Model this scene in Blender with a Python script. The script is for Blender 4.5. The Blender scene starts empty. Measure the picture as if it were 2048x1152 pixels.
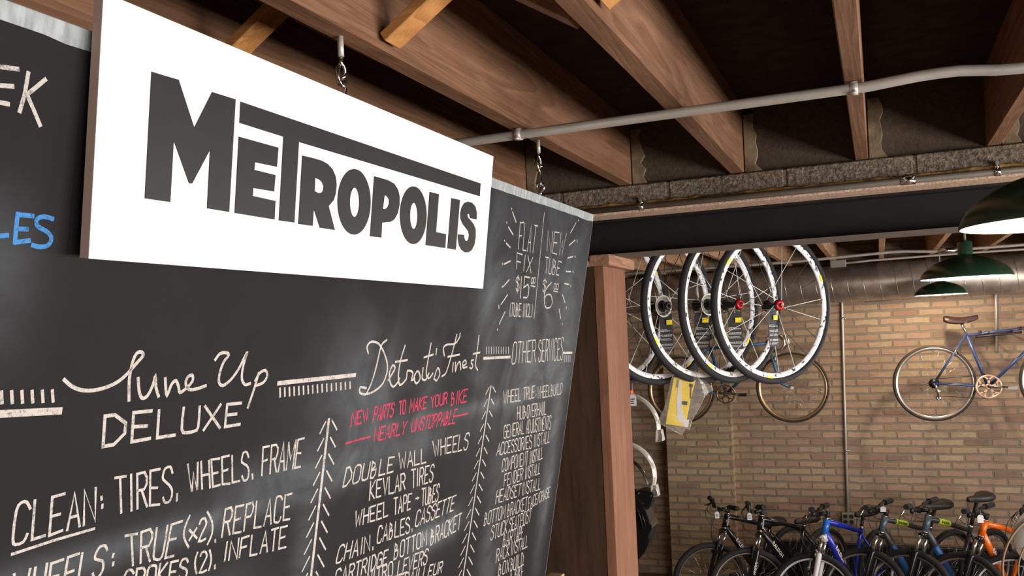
import bpy, bmesh, math, random
from mathutils import Vector, Matrix

# ---------------------------------------------------------------- camera, world, daylight, exposure
SC = bpy.context.scene
COL = SC.collection
H0 = 2.55                      # camera height above the shop floor
cam_d = bpy.data.cameras.new('camera'); cam = bpy.data.objects.new('camera', cam_d); COL.objects.link(cam)
cam_d.sensor_width = 36; cam_d.lens = 1790 / 2048 * 36; cam_d.shift_y = 95 / 2048; cam_d.clip_start = 0.02
cam.matrix_world = (Matrix.Translation((0, 0, H0)) @ Matrix.Rotation(math.radians(22.3), 4, 'Z')
                    @ Matrix.Rotation(math.radians(90), 4, 'X') @ Matrix.Rotation(math.radians(-2.6), 4, 'Z'))
SC.camera = cam
SC.view_settings.view_transform = 'Standard'; SC.view_settings.look = 'None'
SC.view_settings.gamma = 1; SC.view_settings.use_curve_mapping = False
SC.view_settings.exposure = -0.15
wd = bpy.data.worlds.new('sky'); SC.world = wd; wd.use_nodes = True
wd.node_tree.nodes['Background'].inputs[0].default_value = (0.75, 0.85, 1, 1)
wd.node_tree.nodes['Background'].inputs[1].default_value = 0.6

def area(name, loc, rot, sx, sy, power, color=(1, 1, 1)):
    l = bpy.data.lights.new(name, 'AREA'); l.shape = 'RECTANGLE'; l.size = sx; l.size_y = sy
    l.energy = power; l.color = color
    o = bpy.data.objects.new(name, l); COL.objects.link(o); o.location = loc; o.rotation_euler = rot
    return o
RX = 3.4                       # storefront wall on the right
DAY = (1, 0.965, 0.92)
# daylight through the storefront windows in the right wall
WIN_R = [(-3.2, -0.2), (0.3, 3.0), (4.3, 8.0)]
for (y0, y1), pw in zip(WIN_R, (235, 335, 195)):
    area('daylight', (RX + 0.25, (y0 + y1) / 2, 1.70), (0, math.radians(90), 0), 1.1, y1 - y0, pw, DAY)

# ---------------------------------------------------------------- helpers
rng = random.Random(7)
class MB:
    def __init__(s): s.v = []; s.f = []; s.sm = []
    def add(s, vs, fs, smooth=False):
        n = len(s.v); s.v += [tuple(v) for v in vs]
        for f in fs: s.f.append([n + i for i in f]); s.sm.append(smooth)
        return s
    def box(s, x0, x1, y0, y1, z0, z1, M=None):
        vs = [Vector((x, y, z)) for x in (x0, x1) for y in (y0, y1) for z in (z0, z1)]
        if M: vs = [M @ v for v in vs]
        return s.add(vs, [(0, 1, 3, 2), (4, 6, 7, 5), (0, 4, 5, 1), (2, 3, 7, 6), (0, 2, 6, 4), (1, 5, 7, 3)])
    def bar(s, a, b, w, h, up=(0, 0, 1)):
        a = Vector(a); b = Vector(b); t = (b - a).normalized(); u = Vector(up)
        x = t.cross(u).normalized(); y = x.cross(t)
        vs = [p + x * (i * w / 2) + y * (j * h / 2) for p in (a, b) for i, j in ((-1, -1), (1, -1), (1, 1), (-1, 1))]
        return s.add(vs, [(3, 2, 1, 0), (4, 5, 6, 7), (0, 1, 5, 4), (1, 2, 6, 5), (2, 3, 7, 6), (3, 0, 4, 7)])
    def tube(s, pts, r, n=10, closed=False, caps=True, flat=1.0):
        P = [Vector(p) for p in pts]; m = len(P)
        rs = r if isinstance(r, (list, tuple)) else [r] * m
        ref = None; rings = []
        for i in range(m):
            if closed: t = P[(i + 1) % m] - P[i - 1]
            else: t = P[min(i + 1, m - 1)] - P[max(i - 1, 0)]
            t.normalize()
            if ref is None:
                ref = Vector((0, 0, 1)) if abs(t.z) < .9 else Vector((0, 1, 0))
            x = t.cross(ref).normalized(); y = x.cross(t).normalized(); ref = y
            rings.append([P[i] + (x * math.cos(2 * math.pi * k / n) * flat + y * math.sin(2 * math.pi * k / n)) * rs[i] for k in range(n)])
        vs = [v for q in rings for v in q]; fs = []
        for i in range(m if closed else m - 1):
            j = (i + 1) % m
            for k in range(n): fs.append((i * n + k, i * n + (k + 1) % n, j * n + (k + 1) % n, j * n + k))
        s.add(vs, fs, True)
        if caps and not closed:
            b = len(s.v) - m * n
            s.f.append([b + k for k in range(n)][::-1]); s.sm.append(False)
            s.f.append([b + (m - 1) * n + k for k in range(n)]); s.sm.append(False)
        return s
    def lathe(s, prof, n=32, axis='Z', M=None, closed=False, a0=0.0, a1=2 * math.pi, smooth=True):
        full = abs(a1 - a0 - 2 * math.pi) < 1e-6; m = n if full else n + 1
        vs = []
        for i in range(m):
            a = a0 + (a1 - a0) * i / n; c, q = math.cos(a), math.sin(a)
            for r, h in prof:
                v = Vector((r * c, r * q, h)) if axis == 'Z' else Vector((r * c, h, r * q))
                vs.append(M @ v if M else v)
        k = len(prof); fs = []
        for i in range(n):
            j = (i + 1) % m
            for p in range(k if closed else k - 1):
                p2 = (p + 1) % k; fs.append((i * k + p, j * k + p, j * k + p2, i * k + p2))
        return s.add(vs, fs, smooth)
    def prism(s, poly, holes, fn, d0, d1):
        # polygon (with holes) given in 2-D, mapped by fn(u, v, depth)
        bm = bmesh.new()
        loops = [poly] + list(holes); edges = []
        for lp in loops:
            vv = [bm.verts.new((u, w, 0)) for u, w in lp]
            edges += [bm.edges.new((vv[i], vv[(i + 1) % len(vv)])) for i in range(len(vv))]
        bmesh.ops.triangle_fill(bm, edges=edges, use_beauty=True)
        bm.verts.index_update()
        tri = [[v.index for v in f.verts] for f in bm.faces]; uv = [(v.co.x, v.co.y) for v in bm.verts]; bm.free()
        n = len(uv)
        vs = [fn(u, w, d) for d in (d0, d1) for u, w in uv]
        fs = [t[::-1] for t in tri] + [[i + n for i in t] for t in tri]
        b = 0
        for lp in loops:
            k = len(lp)
            for i in range(k): j = (i + 1) % k; fs.append((b + i, b + j, b + j + n, b + i + n))
            b += k
        return s.add(vs, fs)
    def ribbon(s, pts, w, fn, d):
        # flat chalk / paint stroke of width w through 2-D points
        P = [Vector(p) for p in pts]; Q = [P[0]]
        for p in P[1:]:
            if (p - Q[-1]).length > 1e-5: Q.append(p)
        P = Q
        if len(P) < 2: return s
        m = len(P); L = []
        for i in range(m):
            a = (P[i] - P[i - 1]).normalized() if i else None
            b = (P[i + 1] - P[i]).normalized() if i < m - 1 else None
            if a is None: t = b; k = 1; p = P[i] - b * w * .4
            elif b is None: t = a; k = 1; p = P[i] + a * w * .4
            else:
                t = (a + b)
                if t.length < .3: t = b
                t.normalize(); k = min(1.6, 1 / max(.5, t.dot(b))); p = P[i]
            nn = Vector((-t.y, t.x)) * (w / 2 * k)
            L.append((p + nn, p - nn))
        vs = []
        for a, b in L: vs += [fn(a.x, a.y, d), fn(b.x, b.y, d)]
        return s.add(vs, [(2 * i, 2 * i + 1, 2 * i + 3, 2 * i + 2) for i in range(m - 1)])
    def build(s, name, mat, parent=None, org=(0, 0, 0), bevel=0, M=None, seg=1):
        me = bpy.data.meshes.new(name); o3 = Vector(org)
        me.from_pydata([Vector(v) - o3 for v in s.v], [], s.f); me.update()
        me.polygons.foreach_set('use_smooth', s.sm)
        bm = bmesh.new(); bm.from_mesh(me)
        bmesh.ops.recalc_face_normals(bm, faces=bm.faces)
        if bevel: bmesh.ops.bevel(bm, geom=bm.edges[:] , offset=bevel, segments=seg, affect='EDGES', clamp_overlap=True)
        bm.to_mesh(me); bm.free()
        me.materials.append(mat)
        o = bpy.data.objects.new(name, me); COL.objects.link(o)
        if parent is not None: o.parent = parent
        if M is not None: o.matrix_local = M
        elif parent is None: o.location = org
        return o
def tag(o, label, cat, group=None):
    o['label'] = label; o['category'] = cat
    if group: o['group'] = group
    return o
def thing(name, label, cat, loc=(0, 0, 0), group=None, M=None):
    o = bpy.data.objects.new(name, None); COL.objects.link(o); o.empty_display_size = .05
    if M is not None: o.matrix_world = M
    else: o.location = loc
    return tag(o, label, cat, group)
def structure(o): o['kind'] = 'structure'; return o
def dup(o, parent, M):
    c = o.copy(); COL.objects.link(c); c.parent = parent; c.matrix_local = M; return c
def Z(z): return z + H0

# ---------------------------------------------------------------- materials
class NT:
    def __init__(s, name):
        s.m = bpy.data.materials.new(name); s.m.use_nodes = True; s.t = s.m.node_tree
        s.b = s.t.nodes['Principled BSDF']; s.out = s.t.nodes['Material Output']
    def n(s, typ, **k):
        x = s.t.nodes.new(typ)
        for a, v in k.items(): setattr(x, a, v)
        return x
    def set(s, node, sock, v):
        i = node.inputs[sock]
        if hasattr(v, 'is_output'): s.t.links.new(v, i)
        else: i.default_value = v
    def math(s, op, a, b=0.0):
        x = s.n('ShaderNodeMath', operation=op); s.set(x, 0, a); s.set(x, 1, b); return x.outputs[0]
    def mix(s, fac, a, b):
        x = s.n('ShaderNodeMix', data_type='RGBA'); s.set(x, 0, fac); s.set(x, 6, c4(a)); s.set(x, 7, c4(b)); return x.outputs[2]
    def ramp(s, fac, stops, interp='LINEAR'):
        x = s.n('ShaderNodeValToRGB'); x.color_ramp.interpolation = interp; e = x.color_ramp.elements
        while len(e) < len(stops): e.new(.5)
        for el, (p, c) in zip(e, stops): el.position = p; el.color = c4(c) if not isinstance(c, (int, float)) else (c, c, c, 1)
        s.set(x, 0, fac); return x.outputs[0]
    def coord(s, scale=(1, 1, 1), loc=(0, 0, 0), kind='Object', rot=(0, 0, 0)):
        tc = s.n('ShaderNodeTexCoord'); mp = s.n('ShaderNodeMapping')
        mp.inputs['Scale'].default_value = scale; mp.inputs['Location'].default_value = loc; mp.inputs['Rotation'].default_value = rot
        s.t.links.new(tc.outputs[kind], mp.inputs[0]); return mp.outputs[0]
    def noise(s, vec, scale, detail=4, rough=.6, dist=0):
        x = s.n('ShaderNodeTexNoise'); s.set(x, 'Vector', vec); s.set(x, 'Scale', scale); s.set(x, 'Detail', detail)
        s.set(x, 'Roughness', rough); s.set(x, 'Distortion', dist); return x.outputs['Fac']
    def bump(s, h, strength=.3, dist=.01):
        x = s.n('ShaderNodeBump'); s.set(x, 'Height', h); s.set(x, 'Strength', strength); s.set(x, 'Distance', dist)
        s.t.links.new(x.outputs[0], s.b.inputs['Normal'])
    def base(s, c, rough=.5, metal=0.0, spec=.5):
        s.set(s.b, 'Base Color', c4(c)); s.set(s.b, 'Roughness', rough); s.set(s.b, 'Metallic', metal); s.set(s.b, 'Specular IOR Level', spec)
        return s
def c4(c):
    if hasattr(c, 'is_output'): return c
    return (*c, 1) if len(c) == 3 else c
def srgb(r, g, b):
    f = lambda x: (x / 255 / 12.92) if x / 255 < .04045 else ((x / 255 + .055) / 1.055) ** 2.4
    return (f(r), f(g), f(b))
def plain(name, c, rough=.5, metal=0.0, spec=.5, noise=.0):
    m = NT(name)
    if noise:
        v = m.noise(m.coord(), 18, 5)
        lo = tuple(x * (1 - noise) for x in c); hi = tuple(min(1, x * (1 + noise)) for x in c)
        m.base(m.ramp(v, [(.3, lo), (.7, hi)]), rough, metal, spec)
    else: m.base(c, rough, metal, spec)
    return m.m
def wood(name, dark, mid, light, axis=1, ring=26, rough=.75, off=0):
    m = NT(name); sc = [1, 1, 1]; sc[axis] = .045
    oi = m.n('ShaderNodeObjectInfo'); ad = m.n('ShaderNodeVectorMath', operation='ADD')
    mu = m.n('ShaderNodeVectorMath', operation='SCALE'); m.set(mu, 0, (31, 17, 11)); m.t.links.new(oi.outputs['Random'], mu.inputs['Scale'])
    m.set(ad, 0, m.coord(tuple(sc))); m.t.links.new(mu.outputs[0], ad.inputs[1]); v = ad.outputs[0]
    g = m.noise(v, 9, 2, .5, .8)
    rings = m.math('FRACT', m.math('MULTIPLY', g, ring * .5))
    rings = m.ramp(rings, [(0, 0.0), (.55, .55), (.85, 1.0), (1, .1)])
    fine = m.noise(v, 190, 3, .6)
    big = m.noise(m.coord((1, 1, 1)), 2.2, 4)
    k = m.math('ADD', m.math('MULTIPLY', rings, .22), m.math('ADD', m.math('MULTIPLY', fine, .40), m.math('MULTIPLY', big, .44)))
    m.base(m.ramp(k, [(.28, dark), (.52, mid), (.78, light)]), rough, 0, .25)
    m.bump(fine, .25, .003)
    return m.m
def brick(name, bw, bh, mort, offx=0, tint=(1, 1, 1), plane='XZ', light=1.0):
    m = NT(name)
    tc = m.n('ShaderNodeTexCoord'); sx = m.n('ShaderNodeSeparateXYZ'); m.t.links.new(tc.outputs['Object'], sx.inputs[0])
    wob = m.noise(tc.outputs['Object'], 14, 3); wob2 = m.noise(tc.outputs['Object'], 11, 3, .6, .4)
    u = sx.outputs[0] if plane == 'XZ' else sx.outputs[1]
    u = m.math('ADD', m.math('ADD', u, offx), m.math('MULTIPLY', m.math('SUBTRACT', wob, .5), .036))
    w = m.math('ADD', sx.outputs[2], m.math('MULTIPLY', m.math('SUBTRACT', wob2, .5), .024))
    cb = m.n('ShaderNodeCombineXYZ'); m.set(cb, 0, u); m.set(cb, 1, w)
    bt = m.n('ShaderNodeTexBrick'); m.t.links.new(cb.outputs[0], bt.inputs['Vector'])
    m.set(bt, 'Scale', 1.0); m.set(bt, 'Brick Width', bw); m.set(bt, 'Row Height', bh); m.set(bt, 'Mortar Size', mort); m.set(bt, 'Mortar Smooth', .5)
    row = m.math('FLOOR', m.math('DIVIDE', w, bh))
    par = m.math('SUBTRACT', 1.0, m.math('FLOORED_MODULO', row, 2.0))
    col = m.math('FLOOR', m.math('DIVIDE', m.math('ADD', u, m.math('MULTIPLY', par, bw / 2)), bw))
    idv = m.n('ShaderNodeCombineXYZ'); m.set(idv, 0, col); m.set(idv, 1, row)
    wn = m.n('ShaderNodeTexWhiteNoise', noise_dimensions='2D'); m.t.links.new(idv.outputs[0], wn.inputs['Vector'])
    T = lambda r, g, b: tuple(x * t * light for x, t in zip(srgb(r, g, b), tint))
    bc = m.ramp(wn.outputs['Value'], [(0, T(128, 104, 92)), (.12, T(160, 134, 112)), (.3, T(178, 154, 124)), (.48, T(164, 134, 114)), (.62, T(184, 164, 134)), (.78, T(172, 138, 120)), (.9, T(186, 156, 132)), (1, T(148, 114, 100))], 'LINEAR')
    spots = m.noise(tc.outputs['Object'], 30, 5, .65)
    bc = m.mix(m.ramp(spots, [(.35, .0), (.75, .55)]), bc, T(156, 126, 102))
    sc = m.noise(tc.outputs['Object'], 3.5, 4)
    bc = m.mix(m.ramp(sc, [(.45, .0), (.8, .45)]), bc, T(150, 132, 114))
    mo = m.mix(spots, T(122, 110, 98), T(150, 136, 120))
    fac = m.math('MAXIMUM', bt.outputs['Fac'], m.ramp(m.noise(tc.outputs['Object'], 22, 4, .6), [(.66, 0.0), (.74, .8)]))
    m.base(m.mix(fac, bc, mo), .9, 0, .15)
    h = m.math('SUBTRACT', m.math('MULTIPLY', spots, .35), fac); m.bump(h, .55, .008)
    return m.m
def chalk(name, c):
    m = NT(name); g = m.noise(m.coord(), 330, 3, .75); b = m.noise(m.coord(), 40, 2)
    k = m.math('ADD', m.math('MULTIPLY', g, .75), m.math('MULTIPLY', b, .3))
    m.base(m.ramp(k, [(.36, tuple(x * .16 + .012 for x in c)), (.52, c)]), .95, 0, .1); return m.m
def glassy(name, c, alpha, rough=.12):
    m = NT(name); tr = m.n('ShaderNodeBsdfTransparent'); gl = m.n('ShaderNodeBsdfGlossy'); mx = m.n('ShaderNodeMixShader'); lw = m.n('ShaderNodeLayerWeight')
    m.set(tr, 0, c4(tuple(.96 * x for x in c))); m.set(gl, 0, (.95, .93, .9, 1)); m.set(gl, 'Roughness', rough); m.set(lw, 'Blend', alpha)
    v = m.noise(m.coord(), 55, 3); bp = m.n('ShaderNodeBump'); m.set(bp, 'Height', v); m.set(bp, 'Strength', .6); m.set(bp, 'Distance', .004)
    m.t.links.new(bp.outputs[0], gl.inputs['Normal'])
    f = m.math('MINIMUM', m.math('ADD', lw.outputs['Facing'], .16), .75)
    df = m.n('ShaderNodeBsdfDiffuse'); m.set(df, 0, (.9, .88, .85, 1)); m2 = m.n('ShaderNodeMixShader'); m.set(m2, 0, .45); m.t.links.new(df.outputs[0], m2.inputs[1]); m.t.links.new(gl.outputs[0], m2.inputs[2])
    m.set(mx, 0, f); m.t.links.new(tr.outputs[0], mx.inputs[1]); m.t.links.new(m2.outputs[0], mx.inputs[2]); m.t.links.new(mx.outputs[0], m.out.inputs[0]); return m.m

M = {}
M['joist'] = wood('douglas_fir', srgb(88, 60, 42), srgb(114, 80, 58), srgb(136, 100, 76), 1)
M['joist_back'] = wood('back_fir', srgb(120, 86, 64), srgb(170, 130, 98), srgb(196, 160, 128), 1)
M['strut'] = wood('bridging_pine', srgb(140, 90, 46), srgb(176, 122, 70), srgb(196, 146, 92), 0, 16)
M['jamb'] = wood('jamb_fir', srgb(108, 70, 52), srgb(126, 86, 66), srgb(138, 99, 79), 2)
M['cap'] = wood('cap_wood', srgb(104, 72, 54), srgb(150, 112, 88), srgb(174, 138, 110), 1)
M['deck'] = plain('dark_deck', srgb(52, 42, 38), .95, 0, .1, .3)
m = NT('cinder_block'); v = m.noise(m.coord(), 75, 4, .7); v2 = m.noise(m.coord(), 4, 4)
m.base(m.ramp(m.math('ADD', m.math('MULTIPLY', v, .8), m.math('MULTIPLY', v2, .2)), [(.36, srgb(84, 73, 63)), (.5, srgb(124, 111, 98)), (.62, srgb(160, 145, 128))]), .95, 0, .1)
m.bump(v, .9, .014); M['cmu'] = m.m
m = NT('mortar_smear'); v = m.noise(m.coord(), 12, 5, .65)
m.base(m.ramp(v, [(.35, srgb(92, 78, 62)), (.62, srgb(140, 122, 98))]), .95, 0, .1); m.bump(v, .6, .01); M['mortar'] = m.m
m = NT('shaded_block_infill'); v = m.noise(m.coord(), 60, 5, .7); v2 = m.noise(m.coord(), 3, 3)
m.base(m.ramp(m.math('ADD', m.math('MULTIPLY', v, .5), m.math('MULTIPLY', v2, .5)), [(.3, srgb(66, 54, 46)), (.7, srgb(92, 80, 68))]), .95, 0, .1); m.bump(v, .5, .01); M['infill'] = m.m  # infill colour darkened to paint in the shade between the joists
m = NT('ochre_foam'); v = m.noise(m.coord(), 26, 4, .6)
m.base(m.ramp(v, [(.35, srgb(98, 78, 50)), (.6, srgb(186, 146, 88))]), .95, 0, .1); m.bump(v, .8, .012); M['ochre'] = m.m
m = NT('rough_pink_board'); v = m.noise(m.coord(), 120, 5, .7)
m.base(m.ramp(v, [(.35, srgb(170, 136, 114)), (.65, srgb(236, 208, 186))]), .95, 0, .1); m.bump(v, .8, .008); M['pinkboard'] = m.m
M['black_steel'] = plain('black_painted_steel', srgb(30, 27, 27), .6, 0, .25, .15)
M['dusty_lit_steel'] = plain('dusty_lit_flange', srgb(104, 92, 84), .7, 0, .2, .1)  # paler colour for dust plus the light the lower flange edge catches
M['galv'] = plain('galvanized_conduit', srgb(196, 190, 182), .42, .35, .5, .06)
M['galv_dull'] = plain('dull_conduit', srgb(128, 120, 110), .5, .3, .5, .12)
M['chrome'] = plain('bright_zinc', srgb(225, 225, 225), .16, 1.0)
M['brick'] = brick('common_brick', .223, .071, .0150)
M['brick_pier'] = brick('pier_brick', .218, .071, .0150, .0, (1.04, 1.07, 1.0))
M['floor'] = plain('worn_wood_floor', srgb(118, 94, 74), .7, 0, .3, .2)
M['plaster'] = plain('painted_plaster', srgb(140, 128, 114), .9, 0, .2, .08)
m = NT('dark_stained_panel'); v = m.noise(m.coord((6, 6, .5)), 6, 5, .6); v2 = m.noise(m.coord((1.4, 1, 3), rot=(0, .5, 0)), 9, 6, .75, 1.5)
m.base(m.mix(m.ramp(v2, [(.68, 0.0), (.76, .5)]), m.ramp(v, [(.3, srgb(46, 30, 22)), (.7, srgb(76, 54, 38))]), srgb(150, 100, 70)), .75, 0, .25)
M['panel'] = m.m
# chalkboard slate with wiped chalk dust (dust patches have their own shapes on the board)
m = NT('chalkboard_black')
tc = m.n('ShaderNodeTexCoord'); sp = m.n('ShaderNodeSeparateXYZ'); m.t.links.new(tc.outputs['Object'], sp.inputs[0])
n1 = m.noise(m.coord((1, 1, 1)), 5, 5, .6, 1.2); n2 = m.noise(m.coord((1, .35, 1), rot=(.3, 0, 0)), 30, 4)
dust = None
for (cy, ct, ry, rt, a) in [(1.50, .50, .16, .13, .50), (2.48, .33, .42, .36, .50), (1.60, .62, .42, .035, .30), (.98, .66, .40, .022, .55), (1.28, .615, .13, .03, .42), (1.92, .86, .13, .035, .85), (1.62, .93, .14, .06, .35), (1.36, .95, .035, .30, .45), (2.28, .95, .07, .28, .40), (2.70, .85, .05, .30, .65), (1.0, .85, .30, .10, .28), (2.52, .51, .24, .05, .45), (2.12, .57, .5, .02, .45), (1.78, .58, .05, .28, .18), (.70, .29, .05, .08, .30), (2.05, .25, .06, .22, .4)]:
    a1 = m.math('POWER', m.math('DIVIDE', m.math('SUBTRACT', sp.outputs[1], cy), ry), 2.0)
    a2 = m.math('POWER', m.math('DIVIDE', m.math('SUBTRACT', m.math('MULTIPLY', sp.outputs[2], -1.0), ct), rt), 2.0)
    e = m.math('MULTIPLY', m.math('EXPONENT', m.math('MULTIPLY', m.math('ADD', a1, a2), -1.0)), a)
    dust = e if dust is None else m.math('ADD', dust, e)
dd = m.math('MULTIPLY', dust, m.math('ADD', m.math('MULTIPLY', m.ramp(n1, [(.32, .15), (.68, 1.0)]), .95), m.math('MULTIPLY', n2, .25)))
dd = m.math('ADD', dd, m.math('MULTIPLY', n1, .03))
m.base(m.mix(m.ramp(dd, [(0.0, 0.0), (1.0, 1.0)]), srgb(31, 28, 30), srgb(104, 109, 113)), .75, 0, .12)
M['slate'] = m.m
m = NT('grey_painted_edge'); v = m.noise(m.coord((1, 3, 1)), 22, 4)
m.base(m.ramp(v, [(.35, srgb(132, 136, 137)), (.65, srgb(166, 171, 171))]), .7, 0, .3); M['grey_edge'] = m.m
M['w'] = chalk('white_chalk', srgb(184, 176, 170)); M['p'] = chalk('pink_chalk', srgb(184, 62, 88)); M['b'] = chalk('blue_chalk', srgb(70, 126, 184))
M['sign_white'] = plain('sign_white_paint', srgb(246, 242, 234), .45, 0, .4, .012)
M['sign_edge'] = plain('sign_edge_wood', srgb(178, 150, 138), .8)
M['sign_black'] = plain('sign_black_paint', srgb(28, 25, 26), .5, 0, .35, .12)
M['green_enamel'] = plain('green_enamel', srgb(34, 62, 44), .3, 0, .5)
M['white_enamel'] = plain('white_enamel', srgb(240, 236, 226), .4)
m = NT('lamp_bulb'); m.base((1, .9, .75), .4); m.set(m.b, 'Emission Color', (1, .86, .68, 1)); m.set(m.b, 'Emission Strength', 14.0); M['bulb'] = m.m
m = NT('spiral_duct_steel'); v = m.noise(m.coord((1, 1, 1)), 4, 4)
m.base(m.ramp(v, [(.35, srgb(140, 124, 112)), (.65, srgb(186, 172, 160))]), m.ramp(v, [(.3, .34), (.7, .46)]), .65); M['duct'] = m.m
M['seam'] = plain('duct_seam', srgb(215, 205, 195), .3, .9)
M['rubber'] = plain('tire_rubber', srgb(36, 34, 36), .72, 0, .3)
M['gumrubber'] = plain('dark_gum_tire', srgb(52, 38, 30), .7)
M['black_plastic'] = plain('black_plastic', srgb(24, 23, 24), .45)
M['saddle'] = plain('black_saddle_vinyl', srgb(34, 29, 28), .5)
M['leather'] = plain('brown_leather', srgb(44, 22, 18), .5)
m = NT('white_decal_rim'); v = m.noise(m.coord((1, 4, 1)), 48, 2, .5)
m.base(m.ramp(v, [(.60, srgb(232, 230, 234)), (.63, srgb(70, 66, 70))]), .35, 0, .5); M['rim_white'] = m.m
M['rim_silver'] = plain('silver_rim', srgb(190, 186, 182), .32, .85)
M['rim_pale'] = plain('pale_painted_rim', srgb(226, 226, 230), .35, .2)
M['rim_black'] = plain('black_rim', srgb(30, 29, 31), .35)
M['rim_gold'] = plain('champagne_rim', srgb(200, 168, 128), .3, .8)
M['steel'] = plain('polished_steel', srgb(210, 206, 200), .22, .95)
M['spoke_white'] = plain('white_bladed_spoke', srgb(225, 225, 222), .4)
M['spoke_black'] = plain('black_spoke', srgb(36, 34, 34), .4)
M['hub_black'] = plain('black_hub', srgb(22, 21, 22), .35)
M['hub_red'] = plain('red_anodized_hub', srgb(170, 16, 24), .35, .4)
M['disc_white'] = plain('frosted_plastic_disc', srgb(214, 208, 200), .5)
M['tag_black'] = plain('black_card', srgb(48, 46, 50), .45)
M['yellow'] = plain('yellow_card', srgb(255, 226, 40), .45)
M['paper'] = plain('white_paper', srgb(235, 235, 240), .7)
M['ink'] = plain('ink', srgb(40, 40, 46), .8)
M['string'] = plain('white_string', srgb(210, 205, 198), .8)
M['clear'] = glassy('clear_plastic_film', (.97, .95, .93), .22, .16)
M['clear2'] = glassy('clear_fender_plastic', (.97, .95, .93), .30, .14)
M['orange_cap'] = plain('orange_cap', srgb(226, 84, 30), .45)
M['bag'] = plain('black_bag_vinyl', srgb(22, 20, 20), .28, 0, .6)
M['blue_old'] = plain('faded_blue_enamel', srgb(54, 70, 112), .35, .1)
M['teal'] = plain('teal_blue_enamel', srgb(44, 92, 128), .35, .1)
M['bronze'] = plain('bronze_chainring', srgb(150, 116, 84), .35, .8)
M['pinkgold'] = plain('pale_alloy_chainring', srgb(226, 190, 164), .35, .55)
M['frame_black'] = plain('gloss_black_frame', srgb(20, 19, 22), .25, 0, .6)
M['frame_blue'] = plain('royal_blue_frame', srgb(28, 44, 168), .28, .1, .6)
M['frame_bluelight'] = plain('bright_blue_frame', srgb(40, 110, 205), .28, .1, .6)
M['frame_char'] = plain('charcoal_frame', srgb(44, 44, 46), .4)
M['frame_grey'] = plain('slate_grey_headtube', srgb(84, 100, 112), .3, .2)
M['frame_orange'] = plain('orange_frame', srgb(240, 112, 24), .3, .05, .6)
M['fork_white'] = plain('white_fork', srgb(220, 216, 216), .35)
M['decal_white'] = plain('white_decal', srgb(225, 222, 218), .5)
M['decal_green'] = plain('lime_decal', srgb(190, 220, 40), .5)
M['decal_blue'] = plain('blue_decal', srgb(30, 84, 150), .4)
M['amber'] = plain('amber_reflector', srgb(220, 120, 30), .3)
M['grey_disc'] = plain('pale_grey_disc', srgb(168, 160, 154), .55)
M['brown_rim'] = plain('brown_thin_rim', srgb(128, 104, 84), .4, .3)
M['pale_wood'] = wood('pale_ledge_wood', srgb(140, 118, 88), srgb(176, 152, 118), srgb(200, 178, 144), 1)
M['grey_box'] = plain('grey_electrical_box', srgb(150, 146, 138), .5, .3)
M['socket'] = plain('dark_socket', srgb(50, 38, 34), .5)
M['window_frame'] = plain('window_frame_paint', srgb(90, 84, 78), .5)
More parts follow.
